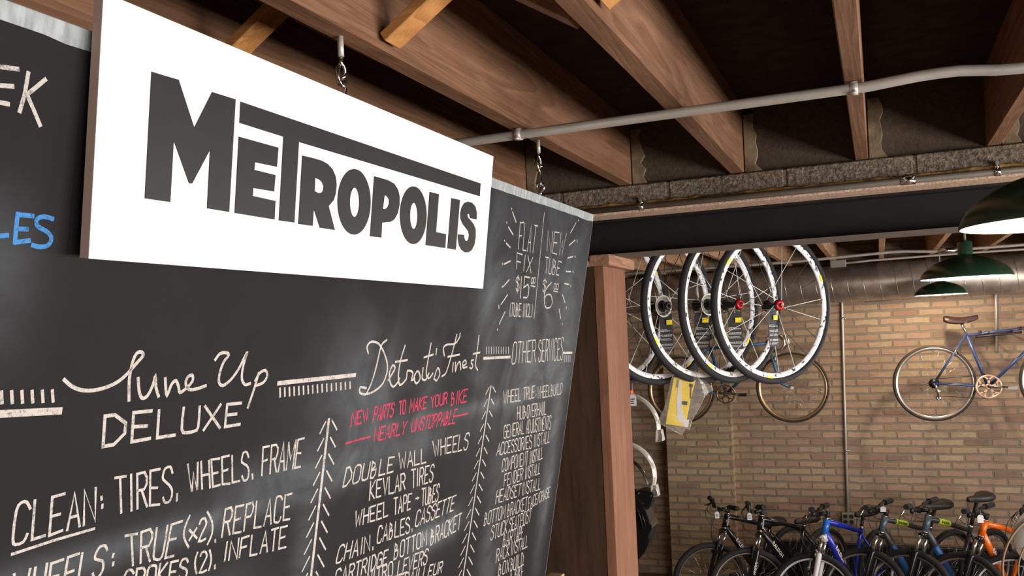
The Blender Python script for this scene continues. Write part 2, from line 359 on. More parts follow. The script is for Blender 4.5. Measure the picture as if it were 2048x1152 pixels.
SIGN=[
('M',[(8667, 713), (9128, 700), (9464, 1253), (9763, 710), (10236, 701), (10252, 2282), (9806, 2282), (9792, 1477), (9486, 1985), (9435, 1992), (9107, 1476), (9112, 2280), (8680, 2285)],None),
('T',[(10345, 709), (18620, 711), (18623, 1003), (11759, 1022), (11783, 2280), (11395, 2287), (11369, 1014), (10353, 1008)],None),
('E',[(10358, 1200), (11261, 1196), (11255, 1488), (10741, 1502), (10737, 1611), (11234, 1614), (11227, 1865), (10739, 1878), (10742, 1991), (11275, 2000), (11282, 2283), (10374, 2283)],None),
('R',[(11875, 1212), (12137, 1205), (12400, 1206), (12582, 1234), (12726, 1296), (12833, 1403), (12879, 1541), (12869, 1687), (12824, 1797), (12689, 1915), (12921, 2294), (12485, 2295), (12275, 1997), (12276, 2285), (11894, 2292)],[(12254, 1511), (12359, 1517), (12452, 1548), (12509, 1611), (12502, 1689), (12451, 1728), (12365, 1738), (12267, 1720)]),
('O',[(13991, 1686), (13997, 1778), (13989, 1869), (13967, 1957), (13932, 2040), (13885, 2115), (13828, 2180), (13762, 2234), (13688, 2276), (13609, 2304), (13527, 2319), (13444, 2319), (13362, 2305), (13283, 2278), (13209, 2238), (13141, 2187), (13081, 2126), (13031, 2056), (12991, 1979), (12963, 1897), (12946, 1812), (12941, 1726), (12949, 1641), (12968, 1557), (12999, 1479), (13041, 1406), (13094, 1342), (13155, 1287), (13224, 1243), (13299, 1211), (13379, 1191), (13461, 1186), (13543, 1194), (13625, 1216), (13702, 1252), (13775, 1301), (13839, 1361), (13895, 1432), (13939, 1511), (13972, 1596)],[(13621, 1741), (13624, 1780), (13624, 1820), (13620, 1857), (13611, 1893), (13600, 1925), (13585, 1953), (13567, 1975), (13547, 1993), (13525, 2005), (13502, 2010), (13477, 2010), (13453, 2003), (13429, 1990), (13406, 1972), (13385, 1948), (13366, 1920), (13350, 1888), (13336, 1853), (13325, 1816), (13319, 1777), (13315, 1738), (13316, 1699), (13320, 1662), (13328, 1628), (13339, 1596), (13354, 1568), (13371, 1545), (13391, 1527), (13412, 1515), (13435, 1509), (13459, 1509), (13484, 1515), (13508, 1527), (13531, 1545), (13552, 1568), (13572, 1596), (13589, 1628), (13603, 1664), (13614, 1701)]),
('P',[(14052, 1218), (14257, 1216), (14539, 1219), (14775, 1251), (14937, 1346), (15015, 1469), (15031, 1616), (14987, 1784), (14873, 1915), (14735, 1973), (14441, 2017), (14452, 2293), (14060, 2302)],[(14460, 1503), (14554, 1520), (14632, 1568), (14644, 1647), (14597, 1718), (14517, 1759), (14432, 1758)]),
('O',[(16151, 1697), (16158, 1788), (16152, 1877), (16131, 1964), (16098, 2046), (16052, 2119), (15994, 2183), (15928, 2236), (15853, 2277), (15773, 2304), (15689, 2318), (15604, 2318), (15520, 2303), (15438, 2276), (15361, 2236), (15291, 2185), (15228, 2123), (15175, 2054), (15133, 1977), (15101, 1896), (15082, 1811), (15076, 1725), (15082, 1640), (15100, 1558), (15131, 1480), (15173, 1409), (15226, 1346), (15288, 1292), (15358, 1249), (15434, 1218), (15515, 1200), (15599, 1196), (15684, 1205), (15768, 1228), (15848, 1264), (15923, 1313), (15990, 1374), (16048, 1444), (16095, 1523), (16129, 1608)],[(15778, 1750), (15783, 1790), (15783, 1830), (15779, 1868), (15772, 1903), (15761, 1935), (15746, 1963), (15729, 1986), (15709, 2003), (15686, 2015), (15663, 2020), (15638, 2019), (15613, 2012), (15588, 1999), (15565, 1980), (15542, 1956), (15522, 1928), (15504, 1895), (15490, 1860), (15478, 1822), (15470, 1783), (15466, 1743), (15466, 1704), (15469, 1667), (15476, 1632), (15487, 1600), (15501, 1573), (15519, 1550), (15538, 1532), (15560, 1520), (15584, 1514), (15608, 1514), (15633, 1521), (15658, 1533), (15682, 1552), (15704, 1575), (15725, 1604), (15743, 1636), (15758, 1672), (15770, 1710)]),
('L',[(16210, 1217), (16617, 1211), (16618, 1993), (17083, 1996), (17098, 2294), (16211, 2299)],None),
('I',[(17209, 1218), (17620, 1206), (17608, 2293), (17202, 2291)],None),
('S',[(18556, 1537), (18539, 1392), (18435, 1253), (18245, 1194), (18043, 1193), (17855, 1247), (17743, 1354), (17694, 1484), (17726, 1606), (17839, 1699), (17999, 1767), (18162, 1837), (18227, 1917), (18209, 2015), (18128, 2064), (18036, 2050), (17974, 1981), (17966, 1935), (17657, 1950), (17675, 2048), (17757, 2188), (17894, 2272), (18074, 2317), (18248, 2305), (18415, 2246), (18544, 2106), (18578, 1930), (18546, 1759), (18407, 1654), (18241, 1584), (18091, 1536), (18047, 1488), (18091, 1451), (18158, 1465), (18188, 1515), (18223, 1544)],None)]
CHALK=[
('w',55,'6801 715,6826 1102;6801 715,7038 682;6814 911,6994 879;6824 1083,6960 1078;7168 692,7145 940,7105 1125;7387 710,7176 927,7273 1069,7373 1223'),
('b',60,'7194 2244,7187 2406,7190 2567;7194 2253,7384 2250;7194 2414,7326 2405;7193 2566,7365 2532;6918 2522,7086 2496;7648 2253,7608 2247,7568 2241,7531 2241,7495 2249,7462 2262,7442 2280,7434 2303,7439 2331,7456 2356,7496 2376,7549 2394,7594 2413,7625 2435,7648 2458,7658 2483,7655 2512,7640 2542,7618 2566,7588 2580,7551 2588,7515 2592,7482 2591,7450 2586,7418 2581'),
('w',55,'8022 4182,8062 4213,8102 4245,8146 4273,8194 4297,8246 4317,8302 4332,8362 4342,8426 4347,8492 4347,8562 4342,8633 4332,8701 4318,8763 4302,8822 4281,8876 4257,8925 4229,8969 4197,9014 4162,9061 4121,9107 4076,9151 4034,9192 3996,9231 3962,9255 3933,9257 3912,9245 3897,9229 3886,9209 3880,9185 3879,9162 3884,9143 3896,9124 3915,9108 3942,9094 3979,9081 4025,9071 4075,9063 4128,9057 4186,9056 4254,9062 4337,9074 4432,9086 4526;9208 4239,9219 4296,9230 4352,9244 4403,9263 4449,9285 4489,9310 4515,9340 4522,9374 4514,9407 4492,9437 4451,9465 4396,9488 4343,9502 4290,9509 4240,9517 4221,9525 4254,9533 4317,9546 4379,9565 4425,9589 4470,9613 4515;9705 4270,9713 4311,9721 4351,9730 4392,9742 4443,9756 4494,9772 4515,9792 4482,9814 4420,9837 4367,9863 4338,9891 4318,9916 4315,9940 4336,9962 4373,9982 4410,9994 4443,10003 4475,10020 4493,10047 4491,10082 4475,10120 4452,10166 4421,10215 4383,10249 4347,10258 4312,10251 4279,10236 4258,10210 4253,10176 4260,10149 4275,10130 4301,10117 4336,10117 4371,10134 4405,10164 4440,10203 4464,10252 4472,10312 4470,10371 4464,10427 4456,10483 4444,10540 4433;10688 4048,10715 4018,10741 3987,10772 3964,10811 3952,10854 3947,10893 3948,10931 3954,10966 3965,10979 3985,10957 4015,10914 4053,10877 4097,10852 4150,10831 4209,10818 4265,10812 4316,10813 4363,10825 4401,10848 4430,10881 4450,10922 4456,10972 4443,11030 4414,11086 4377,11141 4331,11194 4276,11242 4219,11282 4159,11316 4099,11345 4048,11372 4005,11394 3973,11402 3973,11388 4024,11361 4108,11342 4189,11335 4259,11336 4327,11347 4383,11371 4426,11405 4458,11442 4478,11479 4482,11519 4475,11559 4468;11742 4317,11721 4399,11699 4480,11673 4566,11640 4659,11604 4756,11567 4853;11678 4429,11707 4387,11736 4345,11769 4312,11813 4289,11862 4275,11904 4275,11937 4296,11962 4331,11971 4367,11959 4404,11931 4442,11892 4472,11841 4490,11780 4501,11719 4511'),
('w',55,'8723 5107,8708 4705,8869 4705,9068 4834,9070 4975,8900 5105,8721 5107;9510 4712,9188 4706,9206 5107,9532 5102;9195 4901,9454 4917;9650 4720,9667 5109,10005 5111;10128 4729,10124 4904,10133 5046,10171 5096,10230 5105,10316 5110,10399 5101,10447 5093,10471 5047,10470 4911,10458 4743;10575 4748,10951 5114;10912 4752,10597 5106;11392 4768,11067 4762,11069 5112,11414 5112;11058 4929,11312 4935'),
('w',100,'6878 4508,8000 4566'),
('w',85,'12294 4514,14649 4514'),
('w',40,'6934 4252,6953 4381;7058 4259,7078 4389;7185 4267,7205 4397;7315 4274,7336 4405;7448 4282,7470 4413;7584 4290,7607 4421;7724 4298,7747 4429;7867 4306,7891 4438'),
('w',40,'12352 4608,12383 4747;12480 4611,12510 4747;12609 4613,12640 4748;12740 4615,12771 4749;12874 4617,12905 4750;13009 4619,13040 4751;13147 4622,13178 4752;13287 4624,13319 4752;13430 4626,13461 4753;13575 4629,13606 4754;13722 4631,13754 4755;13872 4634,13904 4756;14025 4636,14056 4757;14180 4639,14211 4758;14337 4641,14369 4759;14498 4644,14530 4760'),
('w',42,'7707 5727,7681 5679,7652 5640,7614 5625,7575 5632,7543 5655,7520 5721,7508 5890,7508 6058,7521 6119,7549 6136,7602 6142,7654 6128,7681 6090,7699 6043;7763 5641,7772 6128,7948 6119;8189 5637,8009 5646,8019 6133,8203 6111;8014 5892,8145 5888;8279 6120,8340 5653,8467 6113;8310 5967,8398 5964;8533 6116,8490 5647,8710 6094,8667 5649;8809 5939,8808 5900;8786 5825,8778 5787;8977 5567,9163 5575;9064 5580,9144 6073;9252 5568,9325 6082;9430 6075,9362 5577,9493 5573,9546 5655,9555 5753,9516 5820,9394 5817;9474 5824,9601 6079;9780 5575,9601 5572,9659 6075,9843 6099;9637 5821,9766 5842;10036 5671,10012 5615,9982 5573,9930 5567,9882 5583,9861 5618,9855 5661,9850 5698,9865 5739,9930 5792,10001 5847,10040 5892,10064 5934,10074 5978,10072 6019,10059 6060,10035 6091,9994 6101,9950 6093,9922 6058,9898 6012;10182 6105,10176 6008;10337 5596,10482 6031,10475 5739,10594 6025,10542 5599;10614 5596,10697 6024;10784 5604,10871 6036;10662 5816,10821 5816;11018 5605,10837 5595,10938 6036,11096 6034;10893 5824,11019 5824;11238 5592,11072 5592,11156 6035,11324 6053;11118 5823,11242 5814;11310 5607,11387 6047,11555 6049;11719 5683,11690 5632,11659 5592,11615 5582,11576 5594,11561 5628,11557 5672,11552 5711,11566 5748,11630 5784,11699 5821,11735 5859,11756 5898,11766 5937,11767 5975,11763 6020,11746 6056,11705 6069,11660 6062,11632 6027,11609 5981;11887 6069,11867 5991;12240 5574,12072 5572,12120 6054;12095 5818,12214 5802;12334 6053,12298 5571,12421 5575,12480 5641,12482 5724,12449 5819,12320 5811;12402 5803,12501 6050;12553 6057,12620 5558,12719 6058;12588 5887,12671 5894;12783 6061,12765 5567,12870 5896,12977 5550,12968 6072;13208 5560,13033 5568,13025 6070,13191 6072;13030 5805,13157 5822;7514 6245,8096 6212,8708 6200'),
('w',42,'7570 6505,7635 6889,7683 6641,7725 6900,7785 6500;7859 6500,7839 6900;8022 6494,8002 6891;7851 6700,8022 6702;8260 6500,8084 6507,8066 6902,8226 6888;8076 6691,8207 6692;8499 6482,8331 6490,8294 6892,8459 6895;8309 6700,8439 6693;8554 6493,8523 6899,8680 6892;8962 6550,8945 6511,8923 6480,8879 6469,8834 6475,8803 6503,8782 6543,8766 6585,8773 6625,8835 6654,8900 6682,8920 6718,8923 6755,8925 6789,8916 6822,8893 6860,8862 6890,8825 6900,8791 6892,8772 6860,8758 6819;9090 6792,9093 6754;9070 6671,9080 6634;9259 6422,9471 6442;9366 6435,9451 6885;9593 6890,9550 6438,9710 6431,9765 6510,9763 6592,9716 6672,9580 6669;9660 6666,9767 6909;9838 6445,9829 6665,9828 6843,9847 6900,9878 6910,9920 6930,9961 6931,9992 6911,10016 6840,10033 6666,10045 6455;10341 6449,10126 6456,10068 6940,10235 6950;10095 6681,10243 6689;10487 6399,10442 6484,10408 6567,10398 6640,10414 6714,10467 6801,10534 6891;10519 6626,10694 6788;10670 6631,10538 6782;10725 6574,10737 6542,10754 6516,10789 6505,10827 6508,10851 6533,10867 6567,10880 6585,10872 6625,10800 6744,10748 6850,10805 6863,10896 6847;10874 6418,10944 6507,11003 6598,11032 6698,11035 6796,11002 6875,10955 6948;11131 6950,11123 6919;11272 6905,11290 6463,11420 6456,11464 6530,11465 6613,11423 6679,11272 6674;11368 6680,11458 6908;11725 6480,11535 6470,11535 6907,11730 6927;11547 6698,11677 6689;11807 6925,11808 6486,11948 6480,11991 6554,11983 6641,11937 6709,11801 6702;12058 6484,12068 6935,12247 6954;12322 6956,12414 6508,12519 6963;12369 6799,12473 6813;12765 6584,12743 6551,12715 6523,12666 6506,12620 6505,12595 6520,12583 6577,12580 6737,12588 6896,12605 6948,12634 6961,12683 6978,12731 6976,12757 6942,12776 6897;13023 6528,12832 6528,12857 6971,13042 6991;12842 6746,12993 6754'),
('w',42,'9482 7011,9461 6978,9436 6951,9399 6939,9362 6943,9338 6969,9321 7001,9309 7022,9315 7045,9368 7082,9426 7120,9452 7149,9464 7175,9469 7202,9464 7228,9449 7259,9424 7281,9382 7281,9342 7267,9321 7239,9308 7206;9528 7289,9536 6963,9657 6978,9698 7038,9690 7091,9654 7135,9537 7129;9797 6990,9769 7001,9747 7035,9742 7146,9749 7257,9763 7294,9787 7305,9825 7315,9862 7314,9885 7307,9899 7271,9910 7162,9910 7051,9895 7012,9869 6999,9833 6991,9792 6988;9978 7005,9958 7324;10122 7026,9971 7163,10114 7338;10340 7050,10193 7036,10185 7337,10343 7361;10190 7183,10309 7206;10555 7125,10542 7095,10523 7070,10481 7058,10439 7058,10417 7078,10406 7106,10395 7130,10403 7157,10460 7192,10523 7226,10548 7254,10558 7279,10561 7300,10554 7322,10540 7351,10516 7374,10476 7376,10436 7364,10413 7339,10395 7309;10747 7030,10728 7082,10715 7135,10716 7190,10727 7246,10748 7302,10774 7357;10824 7096,10835 7070,10851 7050,10885 7048,10920 7058,10942 7080,10957 7108,10969 7125,10962 7162,10895 7266,10844 7366,10899 7381,10987 7372;11019 7058,11046 7117,11068 7175,11078 7229,11078 7281,11065 7332,11047 7383;11186 7393,11181 7342;11416 7024,11404 7325;11503 7335,11512 7032,11704 7366,11698 7031;11957 7047,11777 7044,11766 7361;11771 7207,11915 7212;12032 7059,12039 7401,12219 7421;12307 7424,12392 7071,12498 7445;12343 7305,12433 7318;12558 7079,12741 7083;12646 7081,12658 7466;12999 7107,12806 7096,12823 7478,13024 7494;12826 7289,12965 7291'),
('w',80,'13927 5304,13931 6798,13936 8650'),
('w',42,'13828 5337,13689 5529;14039 5334,14232 5524;13826 5651,13680 5848;14044 5652,14244 5852;13823 5966,13672 6167;14049 5970,14257 6182;13820 6281,13664 6487;14054 6290,14269 6514;13817 6597,13656 6808;14060 6611,14282 6847;13814 6914,13648 7129;14065 6932,14295 7181;13811 7232,13640 7451;14070 7255,14308 7516;13808 7550,13632 7773;14075 7579,14321 7853;13805 7869,13624 8096;14080 7904,14334 8192;13802 8189,13616 8419;14086 8230,14347 8532;13799 8510,13607 8743;14091 8557,14360 8873'),
('w',65,'21332 5205,21221 7589,21085 10520'),
('w',34,'21220 5233,21065 5389;21462 5229,21686 5381;21202 5552,21042 5711;21451 5551,21682 5711;21184 5872,21019 6034;21439 5874,21678 6042;21166 6192,20996 6356;21428 6198,21674 6374;21147 6512,20973 6679;21417 6521,21669 6706;21129 6832,20950 7002;21406 6845,21665 7039;21111 7153,20927 7324;21395 7170,21661 7372;21092 7473,20904 7647;21384 7495,21657 7706;21074 7794,20881 7970;21373 7820,21653 8040;21056 8115,20858 8293;21362 8145,21649 8375;21037 8436,20835 8615;21351 8471,21644 8710;21019 8757,20812 8938;21340 8797,21640 9046;21000 9078,20790 9261;21329 9124,21636 9383;20982 9400,20767 9584;21317 9450,21632 9720;20964 9721,20744 9907;21306 9778,21627 10058;20945 10043,20721 10230;21295 10105,21623 10396;20927 10365,20698 10554;21284 10433,21619 10735'),
('w',50,'15042 4111,15008 4065,14975 4019,14964 3978,14985 3939,15029 3905,15091 3885,15174 3882,15275 3893,15375 3923,15473 3978,15569 4053,15656 4133,15731 4218,15795 4307,15838 4391,15855 4465,15851 4532,15833 4597,15804 4662,15761 4725,15699 4780,15611 4826,15505 4865,15399 4894,15294 4913,15190 4923,15097 4924,15017 4915,14948 4897,14900 4873,14876 4837,14872 4795,14894 4768,14949 4769,15030 4785,15112 4801;15681 3863,15616 3889,15551 3915,15497 3971,15463 4078,15439 4214,15412 4348,15377 4472,15338 4594,15296 4699,15250 4777,15200 4839,15150 4901;15945 4696,15990 4651,16036 4607,16076 4565,16115 4525,16148 4486,16160 4453,16138 4422,16096 4396,16054 4393,16013 4423,15973 4475,15952 4535,15962 4604,15991 4682,16029 4747,16073 4797,16126 4834,16180 4851,16238 4837,16298 4803,16345 4768,16372 4741,16386 4714,16400 4687;16470 3998,16428 4098,16385 4197,16354 4299,16337 4411,16331 4526,16339 4627,16363 4716,16402 4792,16454 4832,16532 4821,16625 4774,16693 4720,16707 4657,16695 4588,16708 4544,16783 4540,16884 4562,16956 4596,16964 4649,16942 4715,16937 4759,16970 4763,17019 4746,17069 4729;17131 4576,17089 4620,17048 4663,17033 4707,17060 4761,17114 4817,17168 4847,17226 4838,17285 4802,17319 4759,17311 4708,17277 4651,17240 4607,17205 4588,17168 4582,17131 4576;17401 4517,17401 4602,17402 4687,17419 4751,17469 4785,17536 4798,17597 4792,17639 4760,17674 4709,17710 4658;17640 3981,17621 4108,17602 4234,17588 4352,17577 4464,17570 4567,17581 4651,17621 4712,17680 4753,17739 4770,17794 4753,17850 4711,17906 4669;17995 4802,18034 4705,18073 4608,18115 4554,18172 4570,18232 4628,18263 4690,18246 4749,18200 4810,18149 4847,18100 4843,18045 4814,17991 4786;18378 4283,18336 4218,18295 4153,18283 4100,18313 4066,18372 4043,18456 4028,18581 4025,18732 4028,18861 4018,18950 3978,19015 3924,19060 3874,19077 3839,19073 3809,19069 3779;18897 3808,18866 3918,18836 4029,18801 4142,18758 4266,18711 4394,18668 4504,18633 4589,18601 4656,18562 4707,18510 4736,18452 4748,18394 4759;18893 4472,18905 4684;19011 4467,19031 4552,19052 4638,19072 4683,19087 4654,19101 4584,19124 4525,19162 4490,19209 4465,19253 4467,19289 4511,19322 4583,19356 4655;19434 4583,19504 4564,19574 4544,19616 4522,19612 4489,19579 4455,19541 4437,19498 4444,19449 4466,19421 4496,19422 4537,19444 4585,19481 4618,19540 4625,19615 4616,19691 4607;20020 4457,19977 4457,19934 4457,19905 4463,19895 4481,19898 4506,19912 4530,19946 4550,19992 4570,20021 4590,20020 4616,20003 4643,19976 4660,19941 4659,19897 4648,19853 4637;20168 3851,20172 3983,20177 4115,20179 4241,20172 4364,20163 4480,20174 4575,20219 4639,20285 4682,20351 4725;16148 4328,16642 4312;17383 4284,17813 4236;17944 4115,17945 4241;18570 4317,19177 4287;19960 4300,20351 4280'),
('p',34,'14705 5522,14708 5253,14865 5505,14854 5249;15039 5240,14906 5247,14920 5499,15070 5490;14905 5373,15021 5366;15090 5243,15178 5473,15193 5315,15273 5463,15259 5228;15515 5512,15542 5222,15634 5221,15654 5268,15652 5313,15621 5363,15535 5364;15686 5501,15774 5212,15800 5501;15724 5406,15785 5404;15848 5502,15878 5216,15970 5214,15989 5252,15991 5306,15948 5349,15864 5360;15925 5350,15965 5497;16041 5213,16168 5203;16108 5210,16071 5494;16329 5251,16316 5225,16300 5205,16275 5200,16247 5206,16222 5226,16203 5251,16193 5274,16199 5297,16240 5318,16285 5339,16303 5363,16310 5388,16309 5413,16299 5437,16281 5464,16258 5485,16231 5491,16206 5485,16192 5463,16182 5434;16522 5202,16632 5192;16578 5200,16620 5474;16706 5183,16692 5199,16684 5232,16694 5329,16711 5425,16727 5457,16745 5465,16772 5474,16796 5472,16811 5458,16817 5420,16810 5324,16797 5229,16782 5195,16763 5186,16735 5185,16705 5190;17026 5474,17017 5184,17108 5369,17189 5180,17194 5469;17246 5458,17320 5184,17380 5457;17280 5368,17345 5364;17439 5192,17432 5460;17579 5193,17437 5324,17577 5447;17770 5188,17634 5192,17630 5453,17763 5442;17626 5319,17738 5319;17964 5209,18077 5328,18115 5196;18072 5338,18101 5462;18220 5194,18198 5211,18186 5243,18202 5329,18229 5414,18254 5446,18283 5456,18319 5457,18352 5448,18376 5436,18387 5404,18375 5317,18353 5232,18328 5203,18298 5194,18261 5191,18222 5191;18405 5181,18423 5303,18444 5404,18468 5441,18497 5450,18533 5451,18566 5441,18589 5431,18599 5395,18582 5297,18556 5178;18660 5439,18617 5177,18742 5170,18783 5212,18795 5257,18757 5301,18646 5311;18724 5307,18823 5433;19069 5517,19021 5189,19130 5235,19127 5299,19046 5349;19041 5350,19184 5345,19196 5458,19155 5502,19067 5508;19335 5184,19350 5499;19432 5178,19450 5498;19636 5176,19440 5339,19645 5500;19911 5180,19715 5173,19703 5493,19896 5481;19717 5341,19849 5334'),
('p',34,'14601 5839,15048 5822,15486 5819;19386 5801,20091 5800;15660 5933,15639 5659,15820 5930,15810 5666;16044 5661,15878 5667,15871 5936,16034 5934;15869 5798,15997 5801;16092 5931,16184 5659,16255 5926;16136 5843,16226 5841;16318 5925,16333 5659,16464 5665,16499 5709,16498 5751,16451 5794,16333 5794;16407 5794,16481 5924;16569 5662,16541 5929,16696 5924;16802 5658,16861 5796,16974 5660;16870 5788,16837 5925;17220 5653,17211 5776,17207 5875,17221 5909,17245 5915,17281 5921,17318 5918,17342 5913,17359 5879,17368 5778,17375 5655;17402 5923,17423 5654,17555 5930,17578 5651;17788 5699,17772 5670,17750 5648,17710 5643,17670 5650,17645 5671,17630 5697,17620 5719,17629 5741,17680 5765,17735 5789,17759 5813,17769 5836,17768 5859,17758 5881,17743 5906,17720 5925,17681 5932,17643 5927,17625 5906,17612 5879;17850 5645,17998 5640;17919 5640,17887 5931;18087 5649,18064 5661,18044 5692,18028 5787,18020 5883,18028 5921,18050 5934,18090 5941,18132 5936,18158 5922,18176 5885,18194 5791,18203 5697,18192 5660,18168 5645,18133 5640,18092 5641;18222 5943,18259 5647,18381 5637,18401 5695,18396 5735,18349 5790,18246 5795;18425 5946,18474 5640,18583 5633,18616 5683,18608 5735,18561 5798,18443 5786;18629 5945,18761 5638,18776 5950;18677 5844,18761 5845;18832 5958,18890 5635,18957 5683,18945 5740,18861 5791;18861 5795,18970 5790,18949 5899,18902 5948,18826 5953;19099 5628,19035 5960,19177 5957;19458 5633,19305 5627,19239 5957,19378 5964;19268 5795,19380 5800'),
('w',36,'14680 6706,14741 6343,14849 6337,14949 6466,14943 6582,14807 6696,14687 6707;15114 6349,15078 6363,15047 6401,15027 6518,15020 6636,15033 6685,15066 6703,15132 6708,15199 6698,15238 6682,15263 6638,15280 6525,15282 6413,15262 6371,15227 6356,15175 6347,15116 6345;15374 6355,15359 6510,15354 6638,15373 6685,15410 6698,15468 6704,15527 6697,15562 6691,15586 6650,15603 6521,15616 6361;15685 6701,15699 6361,15815 6422,15818 6481,15698 6529;15702 6539,15870 6540,15862 6647,15811 6708,15690 6698;16033 6369,16014 6700,16264 6706;16585 6389,16352 6376,16353 6708,16604 6708;16343 6537,16524 6547'),
('w',36,'16775 6340,16948 6705,16950 6472,17098 6705,17070 6353;17242 6714,17277 6371,17485 6722;17284 6594,17392 6596;17479 6381,17559 6718,17792 6726;17806 6394,17878 6736,18104 6737'),
('w',36,'18327 6281,18556 6655,18528 6404,18690 6661,18633 6286;18743 6290,18848 6670;18986 6289,19069 6670;18785 6481,19022 6479;19320 6297,19074 6298,19154 6674,19385 6683;19124 6486,19298 6492;19675 6303,19419 6308,19482 6691,19702 6704;19440 6502,19633 6508;19771 6312,19780 6714,20004 6714;20351 6394,20332 6353,20302 6322,20235 6314,20168 6324,20134 6350,20115 6385,20096 6418,20107 6452,20195 6486,20289 6522,20325 6563,20336 6604,20336 6633,20323 6662,20303 6700,20270 6731,20214 6739,20157 6729,20124 6697,20098 6657'),
('w',36,'15719 6777,15754 7168;15897 6786,15745 6980,15943 7168;16157 6801,15967 6787,16020 7164,16210 7169;15995 6978,16132 6984;16227 6798,16379 7179,16404 6813;16471 6808,16541 7182,16732 7198;16800 7196,16824 6827,16987 7199;16828 7073,16919 7078;17059 7198,16974 6833,17119 6835,17176 6903,17197 6961,17165 7024,17013 7014;17106 7019,17246 7203'),
('w',36,'17447 6809,17637 6822;17548 6813,17654 7247;17737 6828,17823 7235;17916 7245,17856 6832,17991 6840,18043 6904,18060 6979,18023 7042,17889 7041;17972 7034,18094 7245;18305 6848,18113 6838,18164 7250,18327 7250;18136 7048,18265 7045;18571 6923,18549 6883,18522 6854,18477 6848,18433 6860,18404 6891,18387 6928,18375 6954,18386 6983,18454 7022,18526 7062,18553 7098,18565 7131,18573 7161,18571 7191,18554 7228,18525 7258,18480 7261,18435 7249,18413 7220,18397 7184'),
('w',36,'15279 7311,15353 7633,15407 7422,15482 7633,15513 7327;15590 7319,15614 7643;15782 7333,15804 7647;15599 7479,15785 7483;16034 7336,15841 7332,15883 7645,16075 7662;15871 7485,16010 7495;16305 7344,16109 7339,16150 7663,16347 7673;16130 7495,16282 7509;16369 7340,16430 7673,16613 7673'),
('w',36,'16799 7330,16962 7344;16877 7335,16947 7709;17078 7715,17094 7345,17219 7714;17089 7596,17164 7599;17277 7715,17232 7355,17346 7353,17390 7417,17395 7489,17359 7545,17250 7536;17599 7375,17446 7369,17472 7729,17611 7729;17449 7544,17567 7553'),
('w',36,'17833 7531,17977 7544;17906 7536,17901 7496,17915 7582,17915 7538'),
('w',36,'18080 7352,18224 7367;18159 7361,18227 7773;18273 7361,18305 7557,18333 7715,18350 7767,18367 7775,18401 7787,18434 7783,18452 7773,18457 7719,18440 7564,18415 7373;18516 7781,18470 7384,18544 7446,18552 7518,18495 7576;18492 7572,18594 7590,18604 7719,18576 7793,18507 7778;18797 7385,18665 7385,18685 7788,18810 7789;18678 7591,18770 7594;18985 7474,18971 7430,18953 7396,18917 7386,18883 7395,18866 7425,18858 7464,18851 7498,18859 7533,18904 7570,18952 7606,18972 7638,18981 7669,18988 7700,18986 7732,18971 7774,18947 7807,18915 7812,18884 7800,18868 7772,18857 7737'),
('w',36,'15001 7966,14985 7938,14964 7916,14922 7908,14877 7912,14843 7925,14813 7966,14780 8075,14759 8184,14763 8228,14789 8245,14845 8254,14906 8248,14939 8225,14965 8195;15084 7918,15033 8249;15287 7921,15249 8264;15070 8085,15268 8099;15339 8267,15446 7932,15546 8277;15391 8156,15494 8164;15657 7941,15668 8279;15784 8289,15756 7946,16013 8297,15948 7952;16142 8304,16129 8247'),
('w',36,'16448 7922,16428 7885,16403 7855,16361 7843,16320 7848,16296 7862,16284 7907,16279 8029,16284 8150,16297 8191,16322 8204,16370 8219,16419 8219,16443 8190,16459 8152;16526 8216,16599 7859,16717 8238;16570 8105,16664 8105;16790 8241,16757 7869,16843 7934,16850 7998,16770 8054;16776 8060,16900 8056,16917 8178,16873 8245,16786 8233;16994 7893,17036 8248,17227 8269;17401 7903,17234 7898,17285 8267,17471 8278;17261 8089,17398 8092;17650 7982,17625 7951,17597 7926,17554 7917,17515 7923,17496 7944,17487 7974,17477 8000,17489 8029,17561 8070,17641 8112,17681 8146,17702 8176,17710 8204,17707 8230,17700 8260,17680 8284,17639 8294,17593 8290,17561 8262,17532 8226;17839 8301,17824 8244'),
('w',36,'18163 7918,18139 7882,18112 7854,18071 7845,18031 7853,18001 7873,17980 7922,17967 8040,17965 8156,17979 8198,18006 8213,18052 8226,18098 8224,18127 8193,18152 8153;18215 8217,18328 7850,18410 8227;18273 8092,18364 8105;18689 7919,18668 7889,18640 7864,18592 7851,18544 7853,18514 7881,18496 7918,18483 7949,18494 7980,18561 8008,18632 8036,18657 8067,18663 8098,18665 8130,18658 8160,18645 8192,18620 8216,18569 8222,18518 8214,18492 8189,18473 8157;18950 7926,18929 7888,18902 7858,18861 7853,18818 7863,18783 7885,18758 7913,18740 7943,18748 7975,18817 8005,18892 8036,18919 8068,18926 8100,18926 8133,18917 8165,18901 8201,18874 8228,18825 8236,18777 8228,18755 8198,18740 8159;19211 7854,19028 7857,18981 8218,19175 8226;19000 8037,19143 8037;19289 7861,19477 7863;19384 7854,19337 8227;19554 7853,19736 7860;19652 7860,19588 8231;20006 7860,19806 7867,19754 8227,19941 8232;19781 8043,19930 8047'),
